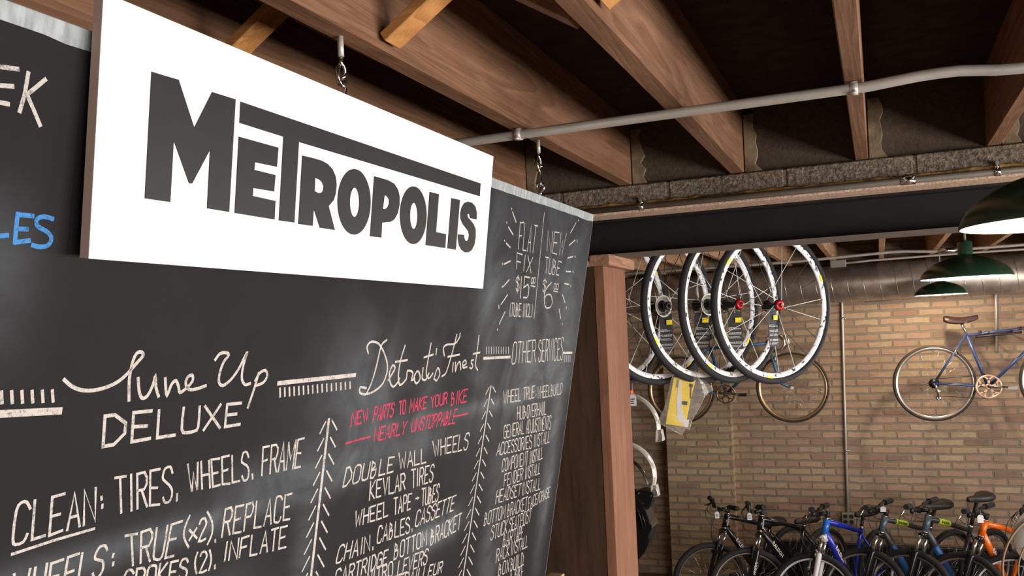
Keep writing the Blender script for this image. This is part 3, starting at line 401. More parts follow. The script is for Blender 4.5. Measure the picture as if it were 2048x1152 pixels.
('w',36,'14983 8448,14964 8417,14939 8393,14891 8388,14845 8396,14821 8410,14808 8448,14796 8549,14796 8650,14815 8689,14847 8704,14893 8715,14940 8713,14966 8688,14986 8656;15053 8719,15134 8400,15219 8730;15096 8611,15184 8622;15294 8732,15296 8408,15426 8417,15477 8469,15476 8530,15430 8579,15291 8567;15386 8572,15469 8737;15541 8423,15715 8427;15622 8424,15628 8752;15779 8748,15789 8434,15922 8429,15962 8494,15959 8549,15916 8602,15781 8596;15874 8597,15964 8758;16054 8436,16061 8771;16161 8778,16154 8441,16249 8441,16334 8558,16340 8666,16242 8778,16160 8772;16571 8510,16554 8483,16531 8463,16487 8455,16442 8461,16420 8474,16406 8513,16395 8618,16394 8723,16412 8767,16443 8785,16487 8797,16532 8794,16564 8772,16584 8735,16588 8676,16575 8622,16539 8613,16493 8618;16820 8470,16650 8463,16644 8796,16826 8806;16639 8623,16773 8634'),
('w',36,'17131 8783,17110 8407,17202 8475,17213 8532,17117 8594;17119 8586,17269 8588,17278 8718,17224 8776,17129 8770;17404 8410,17384 8433,17371 8478,17377 8599,17394 8720,17416 8766,17446 8782,17496 8794,17544 8790,17567 8771,17575 8720,17565 8598,17546 8477,17528 8433,17503 8418,17458 8410,17407 8408;17609 8418,17793 8413;17703 8412,17754 8794;17869 8421,18038 8422;17954 8429,18015 8798;18157 8428,18141 8449,18132 8493,18146 8618,18170 8741,18197 8785,18230 8799,18279 8809,18325 8803,18350 8783,18357 8732,18341 8610,18313 8490,18284 8445,18250 8431,18209 8428,18166 8433;18447 8800,18361 8423,18534 8685,18573 8432,18668 8806'),
('w',36,'18899 8869,18845 8476,18934 8544,18944 8605,18870 8671;18872 8672,18998 8674,19020 8803,18981 8864,18897 8873;19137 8869,19087 8458,19222 8461,19265 8525,19279 8597,19241 8663,19107 8672;19199 8665,19307 8859;19376 8855,19418 8446,19550 8860;19405 8717,19483 8725;19757 8503,19728 8466,19697 8438,19658 8434,19621 8447,19591 8467,19574 8519,19580 8650,19599 8780,19624 8835,19657 8856,19701 8860,19742 8845,19761 8814,19773 8775;19818 8445,19847 8851;19988 8430,19830 8636,20020 8843;20243 8431,20057 8423,20088 8837,20253 8835;20070 8639,20202 8632;20309 8417,20484 8418;20396 8419,20415 8834'),
('w',36,'16038 9057,16047 8744,16228 9075,16227 8761;16322 8757,16332 9085;16427 8762,16602 8772;16514 8771,16542 9090;16705 9106,16661 8783,16800 8782,16845 8838,16867 8906,16825 8950,16681 8943;16771 8950,16897 9125;16957 8796,16936 8811,16923 8848,16932 8960,16952 9072,16978 9113,17011 9127,17058 9143,17102 9145,17128 9133,17138 9090,17126 8977,17102 8863,17075 8817,17041 8799,16998 8793,16950 8795'),
('w',36,'17389 8880,17384 9205,17565 9213;17817 8899,17638 8892,17630 9229,17806 9237;17634 9050,17762 9056;17883 8901,17962 9247,18061 8907;18323 8916,18134 8902,18132 9253,18303 9267;18126 9078,18270 9086;18377 9270,18389 8921,18522 8931,18570 8985,18571 9046,18524 9108,18382 9095;18474 9094,18555 9279;18825 8991,18800 8957,18772 8931,18727 8922,18684 8929,18658 8959,18641 8995,18623 9019,18628 9043,18695 9075,18768 9110,18794 9143,18804 9176,18810 9210,18806 9243,18789 9274,18759 9297,18714 9303,18669 9293,18646 9263,18628 9225'),
('w',36,'17207 9486,17235 9198,17323 9203,17416 9312,17409 9413,17297 9500,17200 9487;17705 9250,17507 9221,17471 9515,17670 9534;17480 9368,17633 9389;17747 9549,17777 9252,17926 9277,17966 9329,17963 9380,17904 9412,17750 9402;17858 9415,17944 9569;18011 9575,18145 9303,18207 9595;18065 9486,18162 9494;18348 9322,18316 9606;18457 9334,18425 9618,18609 9644;18729 9365,18689 9644,18894 9667;19194 9420,19010 9395,18955 9675,19153 9697;18982 9533,19123 9557;19280 9427,19252 9551,19236 9654,19251 9694,19282 9708,19325 9718,19370 9718,19405 9717,19434 9685,19452 9583,19467 9455;19507 9737,19548 9465,19693 9479,19727 9534,19728 9579,19668 9620,19524 9601;19624 9607,19703 9752'),
('w',34,'22580 4071,22551 4104,22532 4173,22538 4372,22559 4570,22589 4649,22635 4676,22710 4683,22784 4665,22830 4645,22848 4575,22824 4376,22783 4176,22748 4104,22707 4081,22647 4073,22582 4077;22866 4074,23140 4078;23007 4059,23097 4665;23229 4076,23348 4667;23494 4068,23618 4673;23283 4360,23569 4374;23861 4049,23595 4068,23731 4666,24005 4682;23656 4377,23873 4358;24115 4687,23952 4052,24154 4046,24249 4158,24292 4274,24236 4360,24046 4358;24186 4376,24396 4690;24711 4171,24675 4119,24635 4078,24579 4065,24530 4076,24504 4120,24496 4176,24496 4222,24527 4270,24625 4328,24730 4386,24780 4434,24809 4482,24830 4539,24836 4597,24825 4656,24800 4702,24757 4716,24708 4703,24664 4651,24620 4584;24997 4051,24771 4057,24945 4695,25160 4717;24866 4393,25026 4396;25253 4699,25084 4049,25246 4062,25325 4167,25351 4270,25321 4373,25167 4394;25273 4393,25468 4706;25379 4048,25653 4712,25599 4058;25730 4046,25889 4712;26097 4156,26054 4091,26009 4041,25953 4028,25904 4046,25878 4080,25880 4168,25929 4387,25991 4607,26031 4700,26070 4735,26122 4740,26168 4717,26191 4673,26206 4619;26386 4053,26156 4052,26324 4730,26541 4743;26238 4397,26401 4377;26711 4152,26675 4085,26632 4034,26566 4019,26509 4034,26491 4086,26492 4151,26489 4204,26512 4257,26602 4316,26700 4377,26753 4440,26786 4504,26806 4569,26812 4632,26807 4691,26785 4734,26733 4740,26675 4721,26635 4676,26601 4618'),
('w',80,'20644 4439,22393 4474'),
('w',80,'26837 4523,27712 4547'),
('w',30,'20723 4157,20773 4318;20878 4161,20928 4324;21035 4166,21086 4329;21194 4171,21246 4335;21355 4175,21407 4341;21518 4180,21571 4347;21683 4185,21737 4353;21850 4190,21905 4359;22020 4195,22076 4365;22192 4200,22249 4371'),
('w',30,'27004 4615,27087 4819;27182 4622,27266 4827;27362 4628,27447 4835;27545 4635,27631 4844'),
('w',31,'22257 5399,22406 5748,22409 5507,22516 5757,22496 5403;22581 5404,22645 5754;22760 5402,22838 5766;22605 5577,22807 5582;23030 5415,22836 5410,22898 5758,23095 5764;22867 5581,23014 5588;23304 5417,23102 5417,23169 5761,23351 5766;23138 5592,23279 5593;23370 5422,23425 5773,23609 5780;23738 5427,23912 5415;23832 5420,23920 5784;24065 5783,23981 5427,24111 5426,24169 5479,24182 5546,24146 5611,24018 5608;24107 5611,24226 5793;24219 5421,24252 5585,24284 5721,24305 5773,24329 5787,24375 5795,24419 5788,24441 5779,24445 5732,24426 5593,24397 5423;24630 5425,24464 5424,24520 5790,24696 5784;24493 5606,24614 5603;24838 5758,24824 5695;24909 5473,25056 5841,25045 5597,25155 5838,25110 5479;25169 5477,25266 5841;25331 5475,25436 5847;25227 5656,25382 5664;25558 5491,25402 5477,25492 5841,25659 5846;25451 5659,25562 5663;25779 5493,25617 5481,25713 5842,25878 5855;25675 5669,25791 5669;25852 5494,25947 5848,26104 5846;26194 5856,26085 5494,26195 5554,26215 5615,26142 5676;26145 5678,26274 5676,26296 5793,26273 5857,26184 5864;26348 5511,26384 5674,26419 5807,26445 5852,26474 5860,26518 5870,26559 5866,26580 5853,26584 5803,26564 5670,26533 5507;26648 5507,26690 5856;26748 5516,26799 5859,26970 5866;27037 5872,27011 5516,27106 5515,27203 5633,27197 5744,27113 5862,27030 5860'),
('w',31,'23442 5941,23541 6312;23623 5947,23717 6324;23497 6133,23667 6140;23683 5956,23726 6128,23766 6268,23796 6320,23827 6333,23877 6343,23922 6337,23942 6326,23940 6275,23908 6132,23864 5956;24032 6341,23927 5958,24034 6025,24054 6082,23984 6152;23972 6143,24103 6147,24138 6272,24111 6337,24027 6341;24251 5971,24232 5988,24225 6029,24252 6157,24291 6286,24322 6336,24354 6355,24394 6367,24428 6362,24446 6343,24446 6292,24419 6167,24384 6043,24360 5997,24334 5982,24295 5978,24253 5981;24423 5983,24603 6360,24575 5975;24792 5981,24632 5975,24732 6360,24896 6372;24686 6180,24806 6174;24953 6376,24848 5980,24961 5983,25020 6053,25027 6111,25009 6185,24902 6172;24974 6181,25103 6386;25059 5981,25168 6379;25207 5992,25317 6384;25111 6190,25267 6182;25377 6385,25340 5993,25530 6392;25375 6258,25454 6253;25473 5994,25525 6183,25572 6336,25604 6392,25633 6405,25673 6412,25707 6403,25726 6393,25723 6340,25680 6181,25622 5986;25691 5998,25809 6409,25954 6409'),
('w',31,'22791 6464,22768 6428,22740 6401,22696 6393,22655 6401,22636 6418,22633 6464,22655 6586,22688 6706,22718 6745,22752 6755,22794 6769,22831 6769,22849 6748,22855 6708,22850 6640,22831 6579,22790 6570,22741 6578;23010 6411,22843 6401,22926 6766,23099 6771;22887 6588,23018 6593;23158 6768,23069 6412,23321 6783,23224 6409;23459 6414,23293 6401,23382 6774,23549 6790;23335 6588,23459 6598;23604 6784,23518 6403,23636 6416,23689 6469,23711 6543,23681 6594,23556 6591;23646 6595,23778 6792;23829 6788,23818 6416,24004 6804;23847 6658,23922 6670;23965 6410,24065 6804,24226 6808;24412 6830,24376 6434,24553 6835;24409 6691,24477 6697;24607 6842,24502 6442,24580 6434,24685 6570,24720 6711,24682 6837,24601 6831;24849 6448,24898 6633,24935 6785,24935 6843,24915 6858,24878 6863,24837 6850,24811 6818,24788 6780;24904 6449,24951 6639,24992 6795,25016 6851,25038 6864,25076 6871,25112 6863,25135 6856,25138 6806,25102 6648,25053 6454;25269 6524,25239 6484,25208 6454,25173 6450,25142 6463,25126 6493,25121 6531,25123 6565,25142 6600,25199 6639,25260 6676,25295 6704,25317 6733,25330 6774,25333 6816,25327 6855,25311 6882,25279 6889,25244 6878,25213 6842,25183 6796;25306 6470,25453 6463;25377 6466,25469 6886;25594 6888,25510 6470,25659 6764,25682 6481,25770 6897;25875 6479,25731 6477,25829 6904,25971 6918;25781 6694,25887 6705;26024 6913,25932 6481,26169 6918,26082 6494;26139 6498,26278 6502;26211 6503,26291 6924;26495 6583,26473 6535,26447 6498,26405 6491,26367 6503,26354 6531,26352 6568,26347 6608,26360 6649,26422 6691,26489 6731,26523 6767,26543 6802,26552 6839,26551 6875,26544 6911,26528 6938,26497 6947,26462 6938,26432 6901,26403 6855'),
('w',31,'22325 7179,22444 6858,22520 7188;22387 7080,22473 7081;22789 6930,22763 6893,22734 6864,22690 6861,22647 6872,22614 6879,22592 6915,22585 7029,22590 7146,22607 7189,22638 7205,22690 7215,22743 7211,22771 7185,22792 7150;23041 6939,23020 6908,22993 6884,22944 6876,22897 6880,22872 6889,22859 6926,22854 7038,22859 7152,22879 7196,22910 7214,22956 7227,23002 7226,23029 7202,23050 7169;23278 6891,23097 6877,23131 7231,23311 7241;23106 7052,23250 7055;23539 6949,23516 6921,23487 6898,23441 6886,23396 6889,23371 6918,23358 6955,23347 6984,23360 7011,23430 7039,23508 7068,23548 7100,23569 7134,23578 7169,23575 7202,23561 7232,23535 7253,23491 7261,23445 7254,23414 7223,23388 7184;23794 6965,23771 6928,23743 6898,23698 6888,23655 6894,23628 6924,23614 6962,23603 6991,23618 7020,23693 7055,23774 7090,23806 7119,23820 7148,23837 7182,23843 7216,23832 7250,23805 7273,23752 7275,23699 7263,23671 7237,23652 7205;23897 6903,23877 6926,23868 6970,23887 7093,23916 7215,23935 7259,23962 7273,24017 7289,24070 7290,24093 7276,24098 7228,24083 7100,24055 6971,24023 6922,23986 6906,23947 6904,23906 6912;24185 7298,24110 6920,24249 6923,24304 6988,24321 7042,24284 7106,24152 7098;24233 7102,24383 7312;24386 6926,24477 7308;24669 6937,24484 6925,24591 7316,24782 7331;24546 7125,24682 7129;24939 7010,24910 6971,24877 6940,24830 6932,24787 6940,24768 6963,24762 6996,24759 7035,24779 7076,24857 7111,24941 7144,24986 7175,25013 7208,25030 7246,25036 7285,25030 7323,25009 7351,24961 7357,24908 7345,24870 7314,24836 7275;25185 6958,25264 7351;25351 7356,25281 6971,25514 7363,25449 6975;25681 7046,25656 7006,25628 6975,25583 6970,25542 6981,25525 7007,25521 7040,25517 7070,25533 7101,25596 7133,25664 7167,25701 7205,25722 7241,25733 7267,25732 7293,25723 7332,25703 7364,25665 7371,25622 7361,25592 7333,25563 7297;25732 6987,25896 6986;25817 6983,25878 7364;26030 7372,26047 6982,26182 7372;26039 7242,26131 7238;26191 6988,26253 7370,26405 7376;26422 7005,26474 7372,26630 7374'),
('w',31,'23002 7436,22983 7399,22959 7371,22918 7365,22879 7374,22858 7387,22849 7429,22853 7545,22865 7661,22879 7704,22902 7720,22947 7735,22992 7736,23011 7711,23022 7676;23109 7384,23087 7403,23073 7443,23078 7556,23094 7670,23114 7719,23141 7740,23181 7749,23220 7743,23242 7730,23251 7687,23243 7564,23225 7442,23208 7399,23184 7386,23144 7377,23098 7374;23329 7745,23285 7386,23408 7638,23477 7385,23523 7756;23592 7761,23532 7390,23660 7389,23706 7453,23717 7513,23692 7586,23561 7573;23794 7397,23781 7416,23774 7459,23786 7589,23807 7720,23831 7769,23862 7786,23905 7792,23946 7782,23970 7766,23977 7719,23958 7594,23928 7468,23904 7416,23876 7395,23840 7388,23800 7390;24049 7795,23982 7389,24213 7805,24136 7405;24356 7411,24194 7408,24282 7798,24455 7809;24241 7602,24367 7601;24516 7814,24418 7409,24678 7824,24584 7409;24641 7405,24800 7413;24718 7418,24824 7837;24999 7457,25079 7840;25157 7849,25069 7450,25287 7842,25200 7449;25404 7526,25382 7486,25357 7454,25319 7446,25285 7455,25273 7483,25270 7519,25266 7552,25279 7585,25334 7618,25394 7649,25420 7680,25434 7711,25444 7744,25448 7777,25445 7812,25432 7840,25401 7847,25367 7838,25341 7809,25318 7772;25444 7466,25568 7460;25503 7454,25574 7840;25694 7840,25682 7460,25813 7838;25697 7716,25759 7705;25801 7468,25869 7830,25992 7839;25985 7465,26043 7830,26171 7834'),
('w',31,'23307 7852,23125 7843,23180 8206;23156 8031,23292 8028;23561 7855,23380 7856,23432 8225,23610 8222;23397 8030,23538 8040;23686 8224,23626 7862,23864 8229,23818 7864;23923 8244,23881 7860,23974 7865,24078 7990,24100 8113,24020 8242,23935 8231;24318 7880,24137 7870,24180 8249,24360 8249;24152 8058,24297 8057;24422 8259,24386 7879,24526 7887,24572 7949,24579 8010,24539 8066,24408 8066;24495 8073,24611 8262;24771 7887,24850 8271;24936 8273,24861 7888,25088 8271,25014 7902;25234 7964,25212 7934,25186 7909,25146 7898,25108 7901,25088 7926,25079 7961,25075 7992,25091 8024,25152 8058,25217 8091,25251 8123,25269 8154,25277 8189,25276 8224,25270 8261,25254 8289,25218 8296,25178 8285,25149 8255,25123 8216;25270 7904,25429 7922;25355 7920,25423 8281;25553 8284,25562 7933,25697 8300;25570 8162,25640 8172;25694 7934,25759 8302,25904 8299;25910 7944,25960 8301,26109 8302'),
('w',31,'22716 8242,22715 8609;22911 8242,22915 8609;22710 8419,22916 8424;23199 8272,22988 8253,22994 8615,23199 8641;22995 8435,23143 8449;23277 8645,23368 8279,23480 8648;23329 8523,23422 8521;23554 8662,23556 8293,23651 8293,23752 8433,23748 8552,23661 8669,23563 8658;24038 8391,24013 8347,23982 8313,23927 8308,23874 8318,23849 8338,23837 8365,23820 8392,23827 8425,23898 8468,23978 8511,24014 8538,24032 8563,24044 8595,24042 8630,24024 8668,23992 8695,23941 8693,23889 8676,23855 8650,23826 8618;24310 8347,24110 8326,24118 8696,24314 8710;24105 8509,24256 8517;24380 8352,24591 8363;24494 8349,24489 8724;24726 8364,24790 8755;24890 8763,24835 8366,25076 8773,25014 8375;25279 8463,25251 8428,25219 8399,25177 8383,25138 8384,25108 8415,25092 8456,25091 8488,25113 8520,25181 8555,25254 8591,25295 8627,25319 8661,25330 8689,25327 8716,25313 8755,25287 8786,25243 8786,25196 8770,25163 8743,25134 8711;25336 8408,25533 8420;25432 8408,25487 8788;25661 8809,25685 8438,25835 8810;25689 8676,25775 8682;25855 8439,25907 8819,26095 8836;26103 8464,26164 8838,26351 8845'),
('w',31,'22075 9096,22077 8730,22176 8802,22168 8865,22082 8921;22075 8923,22214 8921,22205 9048,22162 9101,22073 9092;22377 8756,22347 8768,22324 8805,22317 8932,22324 9059,22343 9101,22373 9111,22417 9121,22461 9116,22491 9102,22511 9058,22516 8941,22510 8822,22491 8775,22462 8756,22420 8746,22373 8744;22572 8756,22758 8762;22671 8770,22674 9135;22823 8774,23011 8786;22915 8784,22913 9147;23125 8781,23096 8799,23074 8842,23073 8973,23084 9104,23102 9150,23129 9163,23170 9169,23211 9160,23238 9147,23255 9103,23258 8978,23251 8854,23240 8809,23216 8794,23171 8787,23117 8786;23330 9176,23319 8797,23435 9053,23539 8802,23557 9193;23751 9205,23712 8811,23798 8879,23814 8952,23730 9010;23733 9001,23853 9017,23877 9153,23842 9213,23751 9204;23986 9212,23935 8814,24065 8827,24116 8904,24122 8959,24092 9021,23967 9024;24048 9020,24163 9237;24221 9235,24266 8831,24399 9243;24247 9100,24334 9101;24590 8917,24569 8879,24542 8851,24495 8846,24451 8857,24431 8869,24425 8914,24434 9047,24453 9180,24471 9230,24498 9247,24543 9258,24587 9252,24609 9226,24624 9192;24653 8866,24691 9261;24810 8862,24675 9064,24872 9273;25054 8882,24882 8872,24934 9275,25102 9293;24906 9076,25036 9085;25120 8884,25287 8893;25199 8897,25256 9289;25534 8948,25383 8951,25476 9321;25432 9135,25534 9135;25671 9312,25665 8947,25813 9304;25678 9189,25750 9189;25956 9003,25935 8974,25909 8951,25869 8943,25831 8948,25807 8959,25801 9003,25825 9127,25860 9250,25884 9290,25909 9300,25945 9314,25977 9313,25991 9282,25999 9240;26142 8951,25993 8946,26064 9300,26216 9300;26032 9120,26145 9124;26263 9303,26312 8950;26519 9006,26503 8971,26481 8945,26442 8941,26404 8952,26384 8963,26377 9003,26387 9121,26407 9240,26433 9284,26464 9299,26498 9306,26529 9298,26544 9274,26555 9243;26574 8947,26616 9295;26715 8950,26761 9291;26591 9122,26741 9128;26824 9295,26856 8945,26965 9294;26847 9175,26909 9179;27140 9011,27117 8973,27090 8944,27055 8941,27022 8952,26998 8972,26985 8999,26983 9032,26999 9065,27055 9093,27113 9119,27140 9144,27154 9169,27162 9197,27162 9227,27147 9260,27124 9287,27092 9298,27058 9294,27032 9266,27009 9228;27334 8947,27191 8949,27216 9283,27360 9288;27197 9114,27310 9120'),
('w',31,'22878 9318,22859 9282,22833 9253,22784 9242,22735 9246,22709 9270,22694 9302,22679 9335,22686 9371,22753 9411,22826 9450,22856 9482,22869 9512,22879 9549,22876 9585,22857 9622,22825 9651,22779 9658,22735 9650,22714 9620,22700 9583;22942 9249,23117 9266;23037 9256,23040 9667;23188 9259,23186 9448,23191 9602,23215 9654,23249 9666,23295 9678,23340 9675,23369 9666,23385 9613,23381 9461,23369 9275;23620 9350,23595 9307,23565 9273,23520 9261,23478 9267,23457 9283,23446 9334,23440 9477,23443 9620,23462 9670,23492 9685,23537 9690,23582 9680,23607 9654,23626 9623;23692 9284,23706 9701;23859 9282,23701 9488,23886 9709;24169 9380,24147 9343,24120 9313,24082 9297,24046 9299,24030 9333,24024 9377,24017 9407,24030 9437,24094 9474,24163 9514,24193 9553,24209 9592,24223 9625,24228 9658,24221 9697,24203 9728,24166 9734,24126 9723,24099 9690,24076 9648;24373 9324,24219 9315,24296 9729,24436 9741;24253 9526,24370 9534;24497 9745,24503 9331,24640 9752;24514 9611,24587 9612;24642 9349,24787 9352;24718 9354,24765 9756;24986 9778,24890 9343,25032 9354,25090 9420,25097 9492,25081 9573,24943 9562;25187 9346,25169 9371,25160 9423,25178 9570,25205 9716,25232 9767,25261 9783,25298 9792,25333 9783,25356 9762,25367 9706,25357 9566,25335 9424,25311 9364,25280 9342,25241 9343,25199 9356;25585 9418,25565 9378,25538 9347,25489 9337,25441 9345,25414 9374,25401 9413,25398 9451,25417 9490,25478 9525,25543 9560,25576 9596,25594 9632,25605 9668,25604 9703,25588 9741,25562 9771,25522 9779,25480 9771,25452 9744,25427 9709;25645 9353,25823 9353;25737 9355,25742 9780'),
('w',31,'23714 10072,23663 9674,23767 9752,23782 9816,23685 9875;23677 9874,23832 9879,23849 10020,23804 10083,23717 10079;23972 10105,24023 9693,24169 10129;24017 9971,24107 9984;24245 10120,24201 9705,24359 9709,24406 9781,24413 9859,24368 9925,24224 9917;24323 9922,24449 10146;24486 9721,24638 9737;24562 9723,24639 10164;24767 10176,24777 9741,24911 10188;24785 10036,24854 10028;24962 10192,24909 9746,25023 9761,25062 9824,25072 9909,25051 9982,24935 9964;25267 9766,25118 9766,25165 10195,25304 10209;25135 9986,25249 9989'),
('w',31,'23344 10451,23292 10049,23436 10067,23489 10126,23504 10191,23465 10252,23315 10247;23408 10261,23538 10455;23608 10455,23660 10077,23801 10470;23645 10340,23733 10344;24024 10158,23996 10124,23964 10097,23915 10083,23868 10085,23839 10099,23827 10147,23838 10277,23863 10410,23893 10464,23929 10484,23975 10489,24018 10476,24042 10448,24061 10413;24083 10102,24148 10483;24274 10119,24110 10303,24331 10501;24432 10130,24506 10519;24603 10528,24528 10142,24759 10536,24687 10144;24921 10221,24903 10191,24879 10167,24835 10153,24792 10155,24770 10185,24761 10224,24760 10256,24780 10288,24843 10322,24911 10355,24943 10384,24961 10414,24972 10448,24972 10482,24959 10515,24934 10541,24895 10553,24856 10550,24833 10520,24814 10482;24985 10162,25151 10173;25062 10173,25115 10555;25251 10563,25298 10195,25415 10576;25284 10446,25365 10445;25446 10199,25470 10574,25639 10580;25665 10212,25693 10595,25850 10591'),
('w',31,'23661 10932,23610 10556,23741 10636,23747 10687,23639 10749;23635 10744,23802 10762,23824 10899,23768 10950,23660 10939;23974 10589,23951 10604,23935 10644,23942 10773,23961 10903,23982 10954,24014 10974,24074 10987,24132 10985,24156 10972,24164 10926,24161 10798,24148 10668,24125 10617,24090 10597,24039 10587,23981 10583;24230 10605,24483 11034;24440 10615,24270 11009;24623 11047,24559 10631,24662 10712,24668 10775,24585 10849;24585 10851,24729 10857,24747 10998,24710 11059,24625 11048;24800 10656,24827 10852,24855 11012,24888 11072,24924 11089,24968 11104,25008 11100,25037 11088,25045 11029,25015 10863,24971 10660;25076 10667,25153 11104;25176 10679,25244 11114,25423 11129;25497 11151,25410 10697,25496 10703,25618 10862,25639 11006,25587 11154,25501 11137'),
('w',31,'24674 11448,24678 11033,24904 11471;24685 11302,24820 11331;25091 11496,25020 11059,25113 11146,25127 11219,25060 11273;25053 11279,25180 11293,25194 11433,25167 11507,25097 11495;25266 11084,25349 11525;25364 11106,25428 11531;25517 11112,25395 11322,25595 11549;25734 11132,25578 11121,25657 11557,25826 11590;25615 11348,25745 11355'),
('w',30,'22142 852,21897 879,21994 1569;21931 1225,22112 1208;22226 862,22319 1574,22554 1571;22638 1584,22700 847,22880 1588;22682 1340,22791 1326;22934 848,23180 846;23054 845,23075 1590'),
('w',30,'22336 1696,21940 1672,22049 2099;21997 1893,22272 1904;22540 1698,22576 2119;22741 1700,23135 2139;23125 1718,22792 2129'),
('w',30,'22352 2373,22319 2341,22280 2316,22220 2308,22163 2315,22132 2338,22119 2370,22116 2400,22141 2431,22229 2460,22322 2491,22367 2524,22391 2557,22404 2589,22402 2618,22385 2647,22354 2668,22304 2675,22253 2670,22216 2643,22183 2608;22216 2262,22314 2731;23262 2282,23248 2291,23237 2309,23234 2361,23238 2413,23252 2433,23274 2440,23305 2442,23336 2437,23357 2426,23369 2404,23369 2352,23361 2302,23346 2284,23325 2279,23297 2280,23265 2284;23435 2267,23420 2276,23408 2296,23406 2351,23411 2405,23424 2421,23444 2424,23476 2425,23507 2420,23525 2412,23533 2391,23533 2338,23525 2286,23515 2269,23497 2266,23465 2265,23428 2267;23232 2500,23585 2515'),
('w',48,'22472 2282,22590 2860;23099 2282,22703 2273,22739 2573,23009 2472,23123 2556,23153 2758,23068 2845,22800 2840'),
('w',28,'21969 3004,21958 3061,21951 3120,21957 3182,21972 3244,21995 3302,22021 3360;22036 3011,22162 3009;22095 3016,22153 3356;22215 3009,22235 3172,22256 3305,22279 3348,22304 3354,22336 3360,22365 3355,22385 3350,22392 3308,22374 3172,22346 3004;22452 3362,22391 3005,22470 3075,22481 3125,22425 3182;22427 3181,22524 3182,22540 3298,22511 3366,22446 3366;22712 3015,22575 3010,22631 3359,22764 3363;22609 3181,22704 3183;22915 3020,22959 3370;23036 3370,22993 3009,23164 3372,23120 3011;23317 3082,23295 3045,23271 3017,23239 3011,23208 3019,23186 3032,23175 3075,23185 3194,23206 3313,23228 3358,23255 3373,23286 3376,23315 3365,23331 3344,23344 3317;23351 3019,23393 3371,23528 3375;23546 3023,23578 3083,23604 3142,23613 3197,23613 3252,23605 3312,23593 3372'),
('w',28,'23560 435,23686 1853,23835 3415'),
('w',30,'24166 1465,24043 905,24527 1491,24444 884;24996 864,24600 886,24646 1489,25012 1502;24614 1187,24924 1178;25145 864,25254 1502,25398 1068,25478 1506,25635 835'),
('w',30,'24104 1646,24381 1652;24245 1640,24319 2089;24490 1664,24505 1864,24525 2028,24555 2087,24596 2101,24662 2109,24725 2099,24756 2090,24771 2034,24773 1868,24770 1664;24867 2096,24865 1670,25004 1744,25013 1818,24869 1895;24876 1883,25075 1898,25057 2028,25000 2113,24881 2108;25545 1711,25257 1686,25203 2104,25446 2107;25230 1895,25417 1901'),
('w',30,'24461 2363,24418 2333,24372 2311,24308 2304,24248 2310,24205 2335,24180 2365,24168 2385,24192 2407,24298 2440,24410 2475,24455 2506,24476 2535,24490 2563,24489 2589,24470 2617,24434 2638,24371 2639,24307 2628,24270 2604,24240 2574;24303 2254,24392 2690;25187 2373,25165 2384,25149 2405,25152 2459,25166 2512,25182 2533,25206 2540,25247 2540,25287 2534,25311 2528,25322 2510,25317 2456,25303 2402,25289 2381,25268 2374,25230 2371,25187 2372;25407 2374,25387 2379,25373 2396,25370 2451,25376 2507,25391 2530,25417 2538,25459 2538,25499 2532,25521 2526,25533 2507,25534 2451,25527 2395,25509 2374,25483 2369,25444 2370,25401 2374;25162 2595,25541 2610'),
('w',48,'24882 2356,24619 2480,24426 2614,24436 2797,24527 2964,24611 3055,24722 3101,24888 3112,25046 3092,25137 3039,25183 2972,25186 2914,25146 2852,25064 2772,24944 2709,24771 2702,24608 2727,24530 2775,24478 2835'),
('w',40,'21290 667,21606 895;21198 588,21212 601'),
('w',40,'21144 1066,21508 1226;20999 960,21013 976'),
('w',40,'21144 1482,21433 1568;21005 1422,21018 1435'),
('w',40,'21181 2015,21567 1913;21069 2007,21083 2024'),
('w',40,'21321 2584,21636 2402;21231 2591,21254 2604'),
('w',40,'21309 3054,21655 2803;21171 3082,21203 3153'),
('w',40,'21363 3562,21633 3251;21271 3703,21287 3725'),
('w',40,'26006 782,26388 438;26577 332,26613 350'),
('w',40,'26031 1163,26528 964;26696 938,26756 1011'),
('w',40,'26059 1553,26522 1472;26720 1451,26761 1483'),
('w',40,'26056 1964,26518 1950;26728 1931,26756 1965'),
('w',40,'26075 2337,26507 2351;26692 2371,26697 2415'),
('w',40,'26019 2682,26339 2922;26538 3050,26549 3111'),
('w',40,'25877 3135,26143 3414;26365 3575,26388 3601')]
# ---------------------------------------------------------------- the room
YB = 9.1; DECK = Z(.77)
structure(MB().box(-4.5, 4.4, -4.2, 10.0, -.06, 0).build('floor', M['floor']))
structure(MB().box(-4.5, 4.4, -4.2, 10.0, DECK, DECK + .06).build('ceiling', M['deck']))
structure(MB().box(-1.6, 3.4, YB, YB + .25, 0, DECK).build('wall_back', M['brick'], org=(0, 0, 0)))
wl = structure(MB().box(-4.3, -1.6, YB + .08, YB + .35, 0, DECK).build('wall_recess', M['brick']))
structure(MB().box(-2.042, -1.389, YB - .12, YB + .08, 0, DECK).build('wall_pier', M['brick_pier']))
structure(MB().box(-1.09, 3.4, YB - .06, YB, 0, Z(-2.125)).build('baseboard_back', M['black_plastic'], bevel=.004))
structure(MB().box(-4.5, -4.3, -4.2, 9.8, 0, DECK).build('wall_left', M['plaster']))
w = MB(); prev = -4.2
for y0, y1 in WIN_R:
    w.box(RX, RX + .18, prev, y0, 0, DECK); w.box(RX, RX + .18, y0, y1, 0, 1.15); w.box(RX, RX + .18, y0, y1, 2.25, DECK); prev = y1
w.box(RX, RX + .18, prev, 9.8, 0, DECK)
structure(w.build('wall_right', M['plaster']))
w = MB(); w.box(-4.3, -.9, -4.2, -4.0, 0, DECK).box(3.3, 3.4, -4.2, -4.0, 0, DECK).box(-.9, 3.3, -4.2, -4.0, 0, DECK)
structure(w.build('wall_front', M['plaster']))
